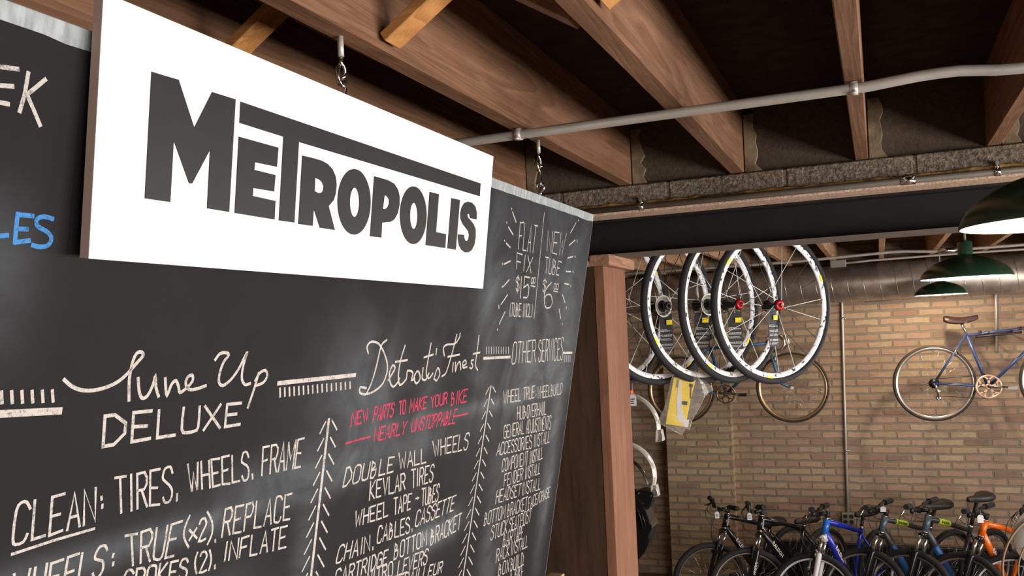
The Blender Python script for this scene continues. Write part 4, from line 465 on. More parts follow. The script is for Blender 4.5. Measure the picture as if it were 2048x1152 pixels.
for i, (y0, y1) in enumerate(WIN_R):
    w = MB(); x0, x1 = RX + .05, RX + .11
    w.box(x0, x1, y0, y1, 1.15, 1.21).box(x0, x1, y0, y1, 2.19, 2.25)
    for k in range(4):
        y = y0 + (y1 - y0 - .05) * k / 3; w.box(x0, x1, y, y + .05, 1.21, 2.19)
    structure(w.build('window_%d' % (i + 1), M['window_frame']))
# cinder block wall carried by the steel beam
w = MB(); x = -4.3; k = 0
while x < 3.4:
    x1 = min(x + .393, 3.4); w.box(x, x1, 3.185, 3.385, Z(.462), Z(.527)); x = x1 + .010
w.box(-4.3, 3.4, 3.1885, 3.38, Z(.463), Z(.526))
wc = structure(w.build('wall_center', M['cmu'], bevel=.004))
MB().box(-4.3, 3.4, 3.206, 3.385, Z(.5275), DECK).build('block_infill', M['infill'], wc)
JX = [(-1.68, -1.638), (-1.268, -1.224), (-.858, -.812), (-.458, -.411), (-.050, -.010), (.337, .379), (.742, .784), (1.15, 1.19), (1.556, 1.596), (1.96, 2.0), (2.37, 2.41), (2.78, 2.82), (3.18, 3.22)]
w = MB()
for a, b in JX:
    n = 9; L = []; R = []
    for i in range(n):
        z = .53 + .2 * i / (n - 1)
        R.append((b + .045 + rng.uniform(-.010, .011) + (.012 if i == 0 else 0), z))
    w.prism([(b + .003, .53)] + R + [(b + .003, .73)], [], lambda u, v, d: (u, 3.206 - d, Z(v)), 0, .012)
w.build('mortar_patch', M['mortar'], wc, bevel=.002)
w = MB(); x = -4.25
pts = []
while x < 3.36:
    pts.append((x, 3.186 + rng.uniform(-.002, .003), Z(.456 + rng.uniform(-.004, .005)))); x += .035
w.tube(pts, [rng.uniform(.006, .0115) for _ in pts], 7)
w.build('foam_seam', M['ochre'], wc)
structure(MB().box(-4.3, 3.4, 3.196, 3.40, Z(.428), Z(.453)).build('trim_1', M['pinkboard'], bevel=.003))
# ---------------------------------------------------------------- timber and steel overhead
words = {-1.68: 'roof joist hidden behind the top left corner of the white shop sign', -1.268: 'dark roof joist just left of the hook joist, above the white sign',
 -.858: 'brown roof joist carrying the two zinc hooks of the chalkboard', -.458: 'brown roof joist crossed by the conduit, first to the right of the hook joist',
 -.05: 'narrow looking roof joist seen straight on, with a conduit clip under it', .337: 'roof joist at right edge of photo, meeting the block wall near the top right corner'}
n = 0
for a, b in JX:
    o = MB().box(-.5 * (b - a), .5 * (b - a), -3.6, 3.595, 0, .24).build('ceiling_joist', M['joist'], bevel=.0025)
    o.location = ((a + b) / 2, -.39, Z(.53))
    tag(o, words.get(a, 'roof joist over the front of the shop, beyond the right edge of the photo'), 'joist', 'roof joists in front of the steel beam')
for k in range(-8, 9):
    x = .043 + .399 * k
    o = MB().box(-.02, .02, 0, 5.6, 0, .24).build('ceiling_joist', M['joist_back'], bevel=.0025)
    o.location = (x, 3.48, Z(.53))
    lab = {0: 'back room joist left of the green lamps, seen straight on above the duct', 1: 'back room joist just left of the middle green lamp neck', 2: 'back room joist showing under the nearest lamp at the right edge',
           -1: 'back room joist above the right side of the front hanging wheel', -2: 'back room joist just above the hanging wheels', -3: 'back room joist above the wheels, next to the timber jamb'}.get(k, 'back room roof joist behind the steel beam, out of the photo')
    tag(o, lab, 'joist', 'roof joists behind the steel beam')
# cross bridging between the front joists
def strut(a, b, lab, mat):
    a = Vector(a); b = Vector(b); o = MB().bar(a, b, .019, .056, (0, 1, 0)).build('bridging_strut', mat, org=a, bevel=.0015)
    o.rotation_euler = (0, 0, 0); tag(o, lab, 'strut', 'bridging struts between joists')
for (x0, x1, lab, lab2) in [(-.811, -.459, 'yellowish pine strut rising from the hook joist, near the photo top', 'thin dark strut falling towards the second joist, crossing behind the pine strut'), (-.410, -.051, 'yellowish pine strut at the top edge, rising from the second joist', 'thin dark strut above the top edge, between second and third joist'), (-1.223, -.859, 'brown strut in the gap behind the white sign, left of the hook joist', 'dark strut crossing behind the brown one, left of the hook joist')]:
    strut((x0 + .008, 1.435, Z(.546)), (x1 - .008, 1.435, Z(.758)), lab, M['strut'])
    strut((x0 + .008, 1.500, Z(.758)), (x1 - .008, 1.500, Z(.546)), lab2, M['joist'])
# steel beam
sbm_ = thing('steel_beam', 'black steel beam spanning under the cinder block wall', 'beam', (0, 3.4, Z(.286)))
MB().box(-4.3, 3.4, -.004, .004, .009, .133).build('web', M['black_steel'], sbm_)
MB().box(-4.3, 3.4, -.07, .07, .133, .142).build('top_flange', M['black_steel'], sbm_)
MB().box(-4.3, 3.4, -.07, .07, 0, .009).build('bottom_flange', M['dusty_lit_steel'], sbm_)
# partition with its timber jamb and cap
structure(MB().box(-4.3, -.9735, 3.2, 3.24, 0, Z(.243)).build('wall_partition', M['panel']))
j = MB().box(-.019, .019, 0, .3, 0, Z(.243)).build('door_jamb', M['jamb'], bevel=.002)
j.location = (-.953, 3.2, 0); tag(j, 'reddish brown timber jamb standing at the end of the dark panel wall', 'post')
c = MB().box(-.0385, .0385, 0, .367, 0, .0415).build('beam_cap', M['cap'], bevel=.002)
c.location = (-.9495, 3.2, Z(.2437)); tag(c, 'short wooden block on top of the timber jamb, under the steel beam', 'block')

# conduits ---------------------------------------------------------
def strap(mb, c, ax, r, drop):
    # one-hole strap: ring plus ear; c centre, ax axis letter of the pipe
    t = {'X': Matrix.Rotation(math.radians(90), 4, 'Y'), 'Z': Matrix.Identity(4)}[ax]
    Mx = Matrix.Translation(c) @ t
    mb.lathe([(r + .0005, -.009), (r + .003, -.009), (r + .003, .009), (r + .0005, .009)], 14, 'Z', Mx, True)
    e = Vector(c) + Vector(drop)
    mb.tube([Vector(c) + Vector(drop) * .35, e], [.009, .008], 8)
cd = thing('ceiling_conduit', 'long grey conduit clipped under the front joists, bent at its right end', 'conduit', (0, 2.14, Z(.514)))
pts = [(-1.5, 2.150, .514), (-1.0, 2.142, .514), (0, 2.138, .514), (.045, 2.136, .517), (.105, 2.136, .521), (.144, 2.136, .5215), (.181, 2.136, .5205), (.217, 2.136, .516), (.252, 2.136, .511), (.29, 2.136, .5085), (.35, 2.136, .508), (1.5, 2.136, .508), (3.3, 2.136, .508)]
MB().tube([(x, y, Z(z)) for x, y, z in pts], .0117, 14).build('pipe', M['galv'], cd, org=cd.location)
for x in (-.835, -.03):
    mb = MB(); strap(mb, (x, 2.1405, Z(.514)), 'X', .0117, (0, -.003, .016)); mb.lathe([(0, -.004), (.007, -.004), (.007, 0), (.003, .006), (0, .006)], 10, 'Z', Matrix.Translation((x, 2.128, Z(.503))))
    mb.build('strap', M['galv'], cd, org=cd.location)
cd = thing('wall_conduit', 'grey conduit running along the cinder block wall just above the steel beam', 'conduit', (0, 3.170, Z(.442)))
MB().tube([(-1.2, 3.1705, Z(.444)), (0, 3.1705, Z(.442)), (3.38, 3.1705, Z(.440))], .0107, 14).build('pipe', M['galv_dull'], cd, org=cd.location)
for x in (-.775, .362):
    mb = MB(); strap(mb, (x, 3.1705, Z(.443)), 'X', .0107, (0, .012, .026)); mb.tube([(x, 3.158, Z(.468)), (x, 3.176, Z(.47))], .006, 8); mb.build('strap', M['chrome'], cd, org=cd.location)
mb = MB(); mb.tube([(.085, 3.1705, Z(.442)), (.128, 3.1705, Z(.442))], .0135, 14)
for x in (.092, .121): mb.tube([(x, 3.158, Z(.448)), (x, 3.150, Z(.452))], .004, 8)
mb.build('coupling', M['chrome'], cd, org=cd.location)
cd = thing('back_conduit', 'upper grey conduit across the back room joists behind the green lamps', 'conduit', (0, 7.6, Z(.5)))
MB().tube([(x, 7.6, Z(z)) for x, z in [(-3, .490), (-.75, .494), (-.57, .496), (0, .514), (.1, .517), (.2, .516), (.33, .505), (.42, .498), (.7, .50), (1.2, .503), (3.38, .505)]], .0115, 12).build('pipe', M['galv'], cd, org=cd.location)
MB().tube([(.445, 7.6, Z(.498)), (.56, 7.6, Z(.499))], .018, 12).build('coupling', M['chrome'], cd, org=cd.location)
cd = thing('back_conduit', 'lower grey conduit starting at a small grey box above the duct', 'conduit', (0, 7.72, Z(.46)))
MB().tube([(x, 7.72, Z(z)) for x, z in [(-.25, .461), (-.12, .466), (-.05, .470), (.35, .474), (.6, .477), (1.1, .475), (3.38, .48)]], .009, 12).build('pipe', M['galv'], cd, org=cd.location)
MB().box(-.345, -.225, 7.69, 7.75, Z(.432), Z(.49)).build('junction_box', M['grey_box'], cd, org=cd.location, bevel=.004)
cd = thing('vertical_conduit', 'thin galvanized conduit running down the brick wall to a four-socket box', 'conduit', (-.335, 9.08, Z(-1.83)))
MB().tube([(-.318, 9.085, Z(.3)), (-.318, 9.085, Z(.14)), (-.336, 9.085, Z(-.9)), (-.350, 9.085, Z(-1.83))], .0115, 12).build('pipe', M['galv'], cd, org=cd.location)
for x, z in ((-.3195, .02), (-.338, -1.24)):
    mb = MB(); strap(mb, (x, 9.085, Z(z)), 'Z', .0115, (.03, .008, 0)); mb.build('strap', M['chrome'], cd, org=cd.location)
cd = thing('outlet_box', 'grey electrical box with four dark sockets at the foot of the wall conduit', 'outlet', (-.345, 9.07, Z(-1.94)))
MB().box(-.407, -.283, 9.05, 9.0995, Z(-1.944), Z(-1.832)).build('box', M['grey_box'], cd, org=cd.location, bevel=.005)
for i in (-1, 1):
    for k in (-1, 1): MB().tube([(-.345 + i * .027, 9.0495, Z(-1.888 + k * .026)), (-.345 + i * .027, 9.046, Z(-1.888 + k * .026))], .019, 14).build('socket', M['socket'], cd, org=cd.location)
cd = thing('vertical_conduit', 'short pale conduit on the brick wall behind the blue bicycle with the brown saddle', 'conduit', (.97, 9.08, Z(-.34)))
MB().tube([(.982, 9.087, Z(.4)), (.979, 9.087, Z(.1)), (.962, 9.087, Z(-.34))], .0115, 12).build('pipe', M['galv'], cd, org=cd.location)
# spiral duct
dt = thing('spiral_duct', 'round spiral steel duct running along the top of the brick wall', 'duct', (0, 8.8, Z(.345)))
MB().tube([(-4.25, 0, 0), (3.38, 0, 0)], .176, 48).build('duct_body', M['duct'], dt)
pts = []; a = 0
while True:
    x = -4.2 + .135 * a / (2 * math.pi)
    if x > 3.35: break
    pts.append((x, -.176 * math.sin(a), .176 * math.cos(a))); a += .26
MB().tube(pts, .0035, 5).build('seam', M['seam'], dt)
for x in (-1.6, 1.9):
    mb = MB(); mb.lathe([(.177, -.012), (.179, -.012), (.179, .012), (.177, .012)], 32, 'Z', Matrix.Translation((x, 0, 0)) @ Matrix.Rotation(math.radians(90), 4, 'Y'), True); mb.box(x - .012, x + .012, -.001, .001, .178, .42)
    mb.build('hanger_strap', M['galv'], dt)
# pendant lamps -----------------------------------------------------
def lamp(x, y, zr, lab, watts):
    t = thing('pendant_lamp', lab, 'lamp', (x, y, Z(zr)), 'green enamel pendant lamps')
    out = [(.206, 0), (.2055, .008), (.200, .020), (.188, .038), (.168, .056), (.140, .074), (.105, .090), (.070, .101), (.042, .108), (.034, .114)]
    MB().lathe(out, 48).build('shade', M['green_enamel'], t)
    MB().lathe([(r - .003, z - .0005) for r, z in out], 48).build('reflector', M['white_enamel'], t)
    MB().lathe([(.034, .112), (.033, .172), (.024, .180), (.010, .184), (0, .184)], 24).build('socket_neck', M['green_enamel'], t)
    MB().tube([(0, 0, .182), (0, 0, .77 - zr - .002)], .0065, 10).build('rod', M['galv_dull'], t)
    MB().lathe([(0, .77 - zr - .03), (.045, .77 - zr - .025), (.055, .77 - zr - .001)], 24).build('canopy', M['green_enamel'], t)
    MB().lathe([(0, .028), (.02, .031), (.031, .045), (.033, .06), (.026, .078), (.016, .092), (.014, .108)], 20).build('bulb', M['bulb'], t)
    l = bpy.data.lights.new('bulb_light', 'POINT'); l.energy = watts; l.color = (1, .82, .62); l.shadow_soft_size = .03
    o = bpy.data.objects.new('bulb_light', l); COL.objects.link(o); o.parent = t; o.location = (0, 0, .012)
lamp(.37, 2.12, .180, 'nearest green pendant lamp, cut off by the right edge of the photo', 14)
lamp(.403, 4.88, .180, 'middle green pendant lamp with a tall neck, hanging in front of the duct', 40)
lamp(.49, 8.30, .178, 'farthest green pendant lamp, small, seen below the middle lamp', 42)

# chalkboard --------------------------------------------------------
TH = math.radians(10.74)
bM = Matrix.Translation((-.845, 0, Z(.382))) @ Matrix.Rotation(TH, 4, 'Y')
cb = thing('chalkboard', 'large black chalkboard price list hung on hooks, leaning back at its foot', 'chalkboard', M=bM @ Matrix.Translation((0, 1.59, -1.219)))
LB = Matrix.Translation((0, -1.59, 1.219))
MB().box(-.014, 0, .372, 2.812, -1.219, 0).build('backing_board', M['grey_edge'], cb, M=LB, bevel=.001)
edge = [(.372, -.0225)]; y = .372
while y < 2.80: edge.append((y, -.0225 - abs(rng.gauss(0, .0012)))); y += .03
edge += [(2.806, -.0225), (2.806, -1.217), (.372, -1.217)]
MB().prism(edge, [], lambda u, v, d: (d, u, v), 0, .0012).build('slate', M['slate'], cb, M=LB)
for col, wdt, data in CHALK:
    mb = MB()
    for i, pl in enumerate(data.split(';')):
        pts = [tuple(int(q) / 1e4 for q in p.split(' ')) for p in pl.split(',')]
        mb.ribbon([(a, -b) for a, b in pts], wdt / 1e4 * (.9 if wdt > 40 else 1.08), lambda u, v, d: (d, u, v), .0014 + (i % 7) * .00004)
    o = mb.build('chalk_lettering', M[col], cb, M=LB)
    if col != 'w': o['label'] = {'p': 'pink chalk lettering', 'b': 'blue chalk lettering'}[col]
# hanging hooks
def hook(y, lab, top):
    t = thing('chain_hook', lab, 'hook', (-.840, y, Z(.382)), 'zinc hooks holding the chalkboard')
    L = .53 - .382
    e = L - .035
    MB().tube([(0, 0, L + .0), (0, 0, e)], .0052, 10).build('threaded_shank', M['galv'], t)
    q = [(0, .0, e)] + [(0, .0135 * math.sin(a) * (1 - .25 * math.cos(a)), e - .026 - .024 * -math.cos(a) - .006) for a in [math.pi * (.08 + 1.84 * i / 14) - 0 for i in range(15)]]
    q = [(0, 0, e)] + [(0, .0125 * math.sin(2 * math.pi * i / 14), e - .012 - .019 * (1 - math.cos(2 * math.pi * i / 14))) for i in range(0, 14)]
    MB().tube(q, .0031, 8).build('screw_eye', M['chrome'], t)
    z1 = e - .046
    s = [(.012, -.004, z1 + .013), (.004, -.010, z1 + .004), (-.004, -.004, z1 - .002), (-.004, .006, z1 + .004), (.0, .010, z1 - .008), (.004, -.002, z1 - .026), (.006, -.010, z1 - .036), (.002, -.006, z1 - .045), (-.002, .006, z1 - .044), (-.006, .012, z1 - .034)]
    MB().tube(s, .0029, 8).build('s_hook', M['chrome'], t)
    z2 = z1 - .040
    q = [(.011 * math.sin(2 * math.pi * i / 14), 0, z2 - .012 * (1 - math.cos(2 * math.pi * i / 14)) + .004) for i in range(14)]
    mb = MB().tube(q, .0031, 8, True); mb.tube([(0, 0, z2 - .018), (0, 0, -.002)], .0034, 8); mb.build('eye_bolt', M['chrome'], t)
hook(1.328, 'zinc hook and eye above the white sign, left one of the two', 0)
hook(2.300, 'zinc hook and eye holding the right end of the chalkboard', 0)
# white shop sign
TS = math.radians(7.81)
sM = Matrix.Translation((-.815, 0, Z(.4193))) @ Matrix.Rotation(TS, 4, 'Y')
sg = thing('shop_sign', 'white rectangular sign with heavy black lettering fixed in front of the chalkboard', 'sign', M=sM @ Matrix.Translation((0, 1.356, -.309)))
LS = Matrix.Translation((0, -1.356, .309))
MB().box(-.0145, -.001, .788, 1.923, -.309, 0).build('panel_core', M['sign_edge'], sg, M=LS)
MB().box(-.001, 0, .788, 1.923, -.309, 0).build('panel_face', M['sign_white'], sg, M=LS)
for y in (.95, 1.76): MB().box(-.030, -.0145, y - .02, y + .02, -.30, -.27).build('spacer_block', M['sign_edge'], sg, M=LS)
for ch, outer, hole in SIGN:
    MB().prism([(a / 1e4, -b / 1e4) for a, b in outer], [[(a / 1e4, -b / 1e4) for a, b in hole]] if hole else [], lambda u, v, d: (d, u, v), 0, .0015).build('letter', M['sign_black'], sg, M=LS)
# ledge under the board
o = MB().box(0, .05, 0, .9, -.018, 0).build('wall_ledge', M['pale_wood'], bevel=.002); o.location = (-1.085, 2.0, Z(-.8245)); tag(o, 'pale wooden ledge under the lower right corner of the chalkboard', 'ledge')
MB().box(-.40, 0, .85, .89, -.10, -.018).build('bracket', M['pale_wood'], o)
# ---------------------------------------------------------------- wheels
def text_mesh(body, size, mat, parent, Mx, name='lettering', ext=.0003, bold=.0):
    cu = bpy.data.curves.new(name, 'FONT'); cu.body = body; cu.size = size; cu.align_x = 'CENTER'; cu.align_y = 'CENTER'; cu.extrude = ext; cu.offset = bold; cu.resolution_u = 2
    o = bpy.data.objects.new(name, cu); COL.objects.link(o)
    me = bpy.data.meshes.new_from_object(o.evaluated_get(bpy.context.evaluated_depsgraph_get()))
    bpy.data.objects.remove(o); bpy.data.curves.remove(cu)
    me.name = name; me.materials.clear(); me.materials.append(mat)
    p = bpy.data.objects.new(name, me); COL.objects.link(p); p.parent = parent; p.matrix_local = Mx
    return p
def I(): return Matrix.Identity(4)
def wheel_parts(parent, Mw, R, rt, rimd, rimw, hub, tire_m, rim_m, hub_m, spoke_ms, ns=20, sub=False, sr=.0011, ang=0.0, hubr=.017):
    """tyre, rim, hub and spokes; axis = local Y. With sub=True the tyre is the part and the rest its sub-parts."""
    c = R - rt
    tp = [(c + rt * math.cos(a) * (1.0), rt * math.sin(a)) for a in [2 * math.pi * i / 12 for i in range(12)]]
    tire = MB().lathe(tp, 64, 'Y', None, True).build('tire', tire_m, parent, M=Mw)
    P, Q = (tire, I()) if sub else (parent, Mw)
    ro = c - rt * .62; ri = ro - rimd
    rp = [(ro, rimw), (ro - rimd * .35, rimw * 1.02), (ri + .003, rimw * .55), (ri, 0), (ri + .003, -rimw * .55), (ro - rimd * .35, -rimw * 1.02), (ro, -rimw)]
    MB().lathe(rp, 64, 'Y', None, True).build('rim', rim_m, P, M=Q)
    h = hub
    hp = [(0, -h), (.006, -h), (.007, -h * .8), (hubr * 1.25, -h * .72), (hubr * 1.25, -h * .62), (hubr * .7, -h * .5), (hubr * .62, 0), (hubr * .7, h * .5), (hubr * 1.25, h * .62), (hubr * 1.25, h * .72), (.007, h * .8), (.006, h), (0, h)]
    MB().lathe(hp, 20, 'Y').build('hub', hub_m, P, M=Q)
    first = {}
    for i in range(ns):
        a = 2 * math.pi * i / ns + ang; side = 1 if i % 2 else -1; cr = .35 if (i // 2) % 2 else -.35
        key = (side, cr > 0); Rm = Matrix.Rotation(-a, 4, 'Y')
        if key not in first:
            mb = MB(); mb.tube([(hubr * 1.15 * math.cos(cr * 2), side * h * .66, hubr * 1.15 * math.sin(cr * 2)), (ri + .001, side * .002, 0)], sr, 6)
            first[key] = mb.build('spoke', spoke_ms[i % len(spoke_ms)], P, M=Q @ Rm)
        else: dup(first[key], P, Q @ Rm)
    return P, Q, (ro, ri)
def race_wheel(x, y, z, gam, lab, hub_m, disc, ang, rim_m):
    t = thing('bicycle_wheel', lab, 'wheel', group='race wheels hanging behind the steel beam', M=Matrix.Translation((x, y, Z(z))) @ Matrix.Rotation(math.radians(gam), 4, 'Z') @ Matrix.Rotation(ang * .7, 4, 'Y'))
    wheel_parts(t, I(), .339, .0150, .025, .0085, .052, M['rubber'], rim_m, M['hub_black'], [M['spoke_white'], M['spoke_black'], M['spoke_black'], M['spoke_white'], M['spoke_white']], 20, sr=.0013, ang=ang, hubr=.02)
    for k in (0, 1):
        mb = MB()
        if hub_m is not M['hub_black']:
            s = 1 if k else -1
            mb.lathe([(.008, s * .036), (.0225, s * .036), (.0225, s * .044), (.008, s * .048)], 24, 'Y', None, True); mb.build('hub_flange', hub_m, t)
    for a in (.4, 2.5, 4.6):
        MB().lathe([(.3130, -.0100), (.3020, -.0100)], 4, 'Y', None, False, a + .1, a + .2, False).build('rim_decal', M['yellow'], t)
    if disc:
        MB().lathe([(.016, -.028), (.046, -.044), (.048, -.044), (.016, -.032)], 36, 'Y', None, True).build('spoke_protector', M['disc_white'], t)
        mb = MB()
        mb.lathe([(.008, -.045), (.017, -.045), (.017, -.075), (.008, -.078)], 20, 'Y', None, True)
        mb.build('freehub', M['hub_black'], t)
    return t
W1 = race_wheel(-.420, 3.994, .078, 50, 'front race wheel of the hanging row, rightmost, white rim and small red hub', M['hub_red'], False, .25, M['rim_white'])
W2 = race_wheel(-.581, 3.928, .090, 60, 'second hanging race wheel from the right, thick red and black hub', M['hub_red'], False, .9, M['rim_white'])
W3 = race_wheel(-.701, 3.879, .094, 54, 'third hanging race wheel from the right, white disc beside its black hub', M['hub_black'], True, 1.6, M['rim_white'])
W4 = race_wheel(-.882, 3.805, .096, 56, 'fourth hanging race wheel from the right, above the yellow bag', M['hub_black'], True, 2.2, M['rim_white'])
W5 = race_wheel(-1.040, 3.740, .099, 64, 'last hanging race wheel, mostly hidden by the timber jamb', M['hub_black'], False, 3.0, M['rim_white'])
r = MB().tube([(-1.35, 3.60, Z(.50)), (-.05, 4.15, Z(.50))], .014, 12).build('hanging_rail', M['galv_dull'], org=(-.7, 3.87, Z(.5)))
tag(r, 'steel rail under the back joists that carries the hanging wheels', 'rail')
for wx, wy, wz in ((-.42, 3.994, .078), (-.581, 3.928, .09), (-.701, 3.879, .094), (-.882, 3.805, .096), (-1.04, 3.74, .099)):
    yr = 3.60 + (wx + 1.35) / 1.3 * .55
    z0 = wz + .339 - .046
    o = MB().tube([(wx, wy - .03, Z(z0 + .02)), (wx, wy - .028, Z(z0 + .004)), (wx, wy, Z(z0 - .004)), (wx, wy + .028, Z(z0 + .004)), (wx, wy + .032, Z(z0 + .06)), (wx, (wy + yr) / 2 + .022, Z(.48)), (wx, yr + .018, Z(.505)), (wx, yr, Z(.517)), (wx, yr - .017, Z(.507))], .0035, 8).build('wheel_hook', M['black_plastic'], org=(wx, wy, Z(z0)))
    tag(o, 'black hook holding a hanging race wheel by its rim, behind the beam', 'hook', 'hooks of the hanging wheels')
def hang_tag(x, y, ztop, gam, wd, lab, h=.158):
    t = thing('hang_tag', lab, 'tag', (x, y, Z(ztop - h)), 'black cards hanging from the wheel hubs'); t.rotation_euler = (0, 0, math.radians(gam))
    MB().prism([(-wd / 2, 0), (wd / 2, 0), (wd / 2, h), (-wd / 2, h)], [], lambda u, v, d: (u + .1 * 0, d + .01 * math.sin(v * 14), v), 0, .001).build('card', M['tag_black'], t)
    f = lambda v: .01 * math.sin(v * 14)
    MB().box(wd * .02, wd * .47, -.0012, 0, h * .72, h * .85).build('yellow_label', M['yellow'], t)
    mb = MB(); k = 0
    for v, u0, u1 in ((.58, -.48, .05), (.54, -.48, .4), (.43, -.46, .44), (.40, -.46, .44), (.33, -.46, .3), (.30, -.46, .4), (.18, -.46, .44), (.15, -.46, .44), (.09, -.46, .4), (.06, -.46, .3)):
        uu = u0 * wd
        while uu < u1 * wd:
            L = rng.uniform(.003, .009); mb.box(uu, min(uu + L, u1 * wd), -.0010, 0, v * h, v * h + (.0034 if v in (.54, .43, .18) else .0022)); uu += L + .0014
    mb.build('printed_lines', M['decal_white'], t)
    MB().tube([(0, .001, h - .004), (0, .0, h + .012), (.0, .0, h + .020)], .0012, 6).build('loop', M['string'], t)
hang_tag(-.419, 3.985, .060, 42, .048, 'narrow black card with yellow label under the red hub of the front hanging wheel')
hang_tag(-.568, 3.90, .056, 12, .058, 'black card with yellow label under the thick red hub of the second hanging wheel')
hang_tag(-.699, 3.85, .062, 14, .058, 'black card with yellow label under the hub of the third hanging wheel')
hang_tag(-.840, 3.79, .060, 20, .054, 'leftmost black card with yellow label, hanging at the fourth wheel')
# clear bag with yellow insert
bx, by, bz = -.797, 3.80, -.176
def bagpt(q): return ((q[0] - 540) * .00028, -(q[1] - 90) * .00028)
bg = thing('parts_bag', 'clear plastic bag with a yellow folded insert hanging under the wheels', 'bag', (bx, by, Z(bz - .28)))
bg.rotation_euler = (0, 0, math.radians(14))
def bagmesh(pts, d0, d1, mat, name, bev=0, wav=0.0):
    P = [bagpt(p) for p in pts]
    if wav:
        mb = MB(); N = 14
        us = [p[0] for p in P]; vs = [p[1] for p in P]
    mb = MB(); mb.prism(P, [], lambda u, v, d: (u, d + wav * math.sin(u * 90 + v * 40), v + .28), d0, d1)
    return mb.build(name, mat, bg, bevel=bev)
bagmesh([(460, 105), (540, 85), (640, 120), (835, 160), (830, 235), (900, 300), (1030, 385), (1040, 425), (975, 455), (905, 525), (850, 640), (760, 780), (700, 880), (660, 1020), (600, 990), (540, 1092), (440, 1040), (186, 898), (225, 800), (280, 700), (340, 520), (400, 300)], -.0085, .0085, M['clear'], 'clear_bag', .002, .002)
for a, b in (((800, 290), (960, 420)), ((780, 360), (960, 440)), ((780, 440), (965, 430)), ((770, 520), (900, 440)), ((800, 560), (910, 510)), ((450, 1010), (560, 960)), ((330, 940), (520, 1000)), ((480, 150), (700, 200)), ((830, 165), (640, 130)), ((845, 250), (1025, 385)), ((195, 900), (530, 1088))):
    pa, pb = bagpt(a), bagpt(b)
    MB().tube([(pa[0], -.0095, pa[1] + .28), ((pa[0] + pb[0]) / 2 + .002, -.012, (pa[1] + pb[1]) / 2 + .283), (pb[0], -.0095, pb[1] + .28)], [.0006, .0013, .0006], 6).build('film_crease', M['clear2'], bg)
bagmesh([(460, 203), (785, 265), (690, 560), (600, 975), (500, 955), (302, 915), (380, 560)], -.005, .005, M['yellow'], 'yellow_insert', .001)
bagmesh([(560, 440), (565, 250), (535, 245), (480, 600), (475, 830), (530, 900), (600, 972), (640, 975), (660, 860), (600, 860), (560, 700)], -.0062, -.005, M['paper'], 'white_sheen_print')  # white print area that also paints in the sheen on the film
bagmesh([(565, 575), (645, 585), (640, 640), (560, 630)], -.0072, -.0062, M['ink'], 'dark_label')
bagmesh([(710 + 30 * math.cos(i * .52), 345 + 30 * math.sin(i * .52)) for i in range(12)], -.0072, -.005, M['ink'], 'valve_nut')
bagmesh([(700, 370), (716, 372), (700, 540), (686, 538)], -.0068, -.005, M['ink'], 'valve_stem')
bagmesh([(500, 250), (535, 255), (515, 370), (480, 366)], -.0060, -.005, plain('faint_print', srgb(150, 130, 50)), 'printed_text')
MB().tube([(0, 0, .275), (0, -.004, .284), (0, .0, .293), (-.002, .008, .288)], .0016, 6).build('zip_tie', M['black_plastic'], bg)
# items hung behind the jamb
rk = thing('display_rack', 'black pegs sticking out behind the timber jamb, holding fenders', 'rack', (-1.17, 4.05, 0))
MB().tube([(0, 0, .012), (0, 0, Z(-.2))], .016, 12).build('pole', M['black_plastic'], rk)
MB().lathe([(0, 0), (.2, 0), (.2, .012), (0, .014)], 32).build('base', M['black_plastic'], rk)
for z in (-.275, -.50, -.60, -.74): MB().tube([(0, 0, Z(z)), (.06, -.02, Z(z)), (.105, -.03, Z(z) + .004)], .004, 8).build('peg', M['black_plastic'], rk)
def fender(cx, cz, R, a0, a1, mat, lab, name, cap=None, y=4.0, hw=.026):
    t = thing(name, lab, 'fender', (cx, y, Z(cz)))
    pr = [(R - .010, -hw), (R - .002, -hw * .7), (R, 0), (R - .002, hw * .7), (R - .010, hw), (R - .0115, hw), (R - .0035, hw * .7), (R - .0015, 0), (R - .0035, -hw * .7), (R - .0115, -hw)]
    MB().lathe(pr, 28, 'Y', None, True, math.radians(a1), math.radians(a0)).build('blade', mat, t)
    if mat is M['clear2']:
        a = math.radians(a1); MB().prism([(-.012, 0), (.012, 0), (.020, -.05), (-.016, -.056)], [], lambda u, v, d: ((R - .005) * math.cos(a) + u, d, (R - .005) * math.sin(a) + v), -.022, .022).build('flap', M['clear'], t, bevel=.002)
    if cap:
        a = math.radians(a0); px, pz = R * math.cos(a), R * math.sin(a)
        MB().box(px - .03, px - .002, -.018, .018, pz - .02, pz + .018).build('end_cap', cap, t, bevel=.004)
    return t
fender(-1.10, -.45, .165, 74, -2, M['clear2'], 'upper clear plastic fender with orange end, hanging right of the jamb', 'clear_fender', M['orange_cap'])
fender(-1.118, -.665, .155, 74, -16, M['clear2'], 'lower clear plastic fender with orange end, hanging right of the jamb', 'clear_fender', M['orange_cap'])
fender(-1.15, -.725, .153, 62, 8, M['bag'], 'black curved fender hanging above the black bag', 'black_fender', None, 4.0, .012)
pt = lambda x, y: (-1.055 + (x - 1272) * .00226, -.6 - (y - 922) * .00229)
sb = thing('saddle_bag', 'glossy black bag hanging low behind the right edge of the timber jamb', 'bag', (-1.02, 4.0, Z(-1.05)))
def sbm(px, d0, d1, nm, mt, bv):
    MB().prism([pt(*p) for p in px], [], lambda u, v, d: (u + 1.02, d, v + 1.05), d0, d1).build(nm, mt, sb, bevel=bv, seg=2)
sbm([(1250, 1000), (1275, 990), (1292, 1012), (1302, 1040), (1306, 1048), (1300, 1062), (1298, 1078), (1290, 1095), (1276, 1112), (1250, 1120)], -.06, .06, 'body', M['bag'], .010)
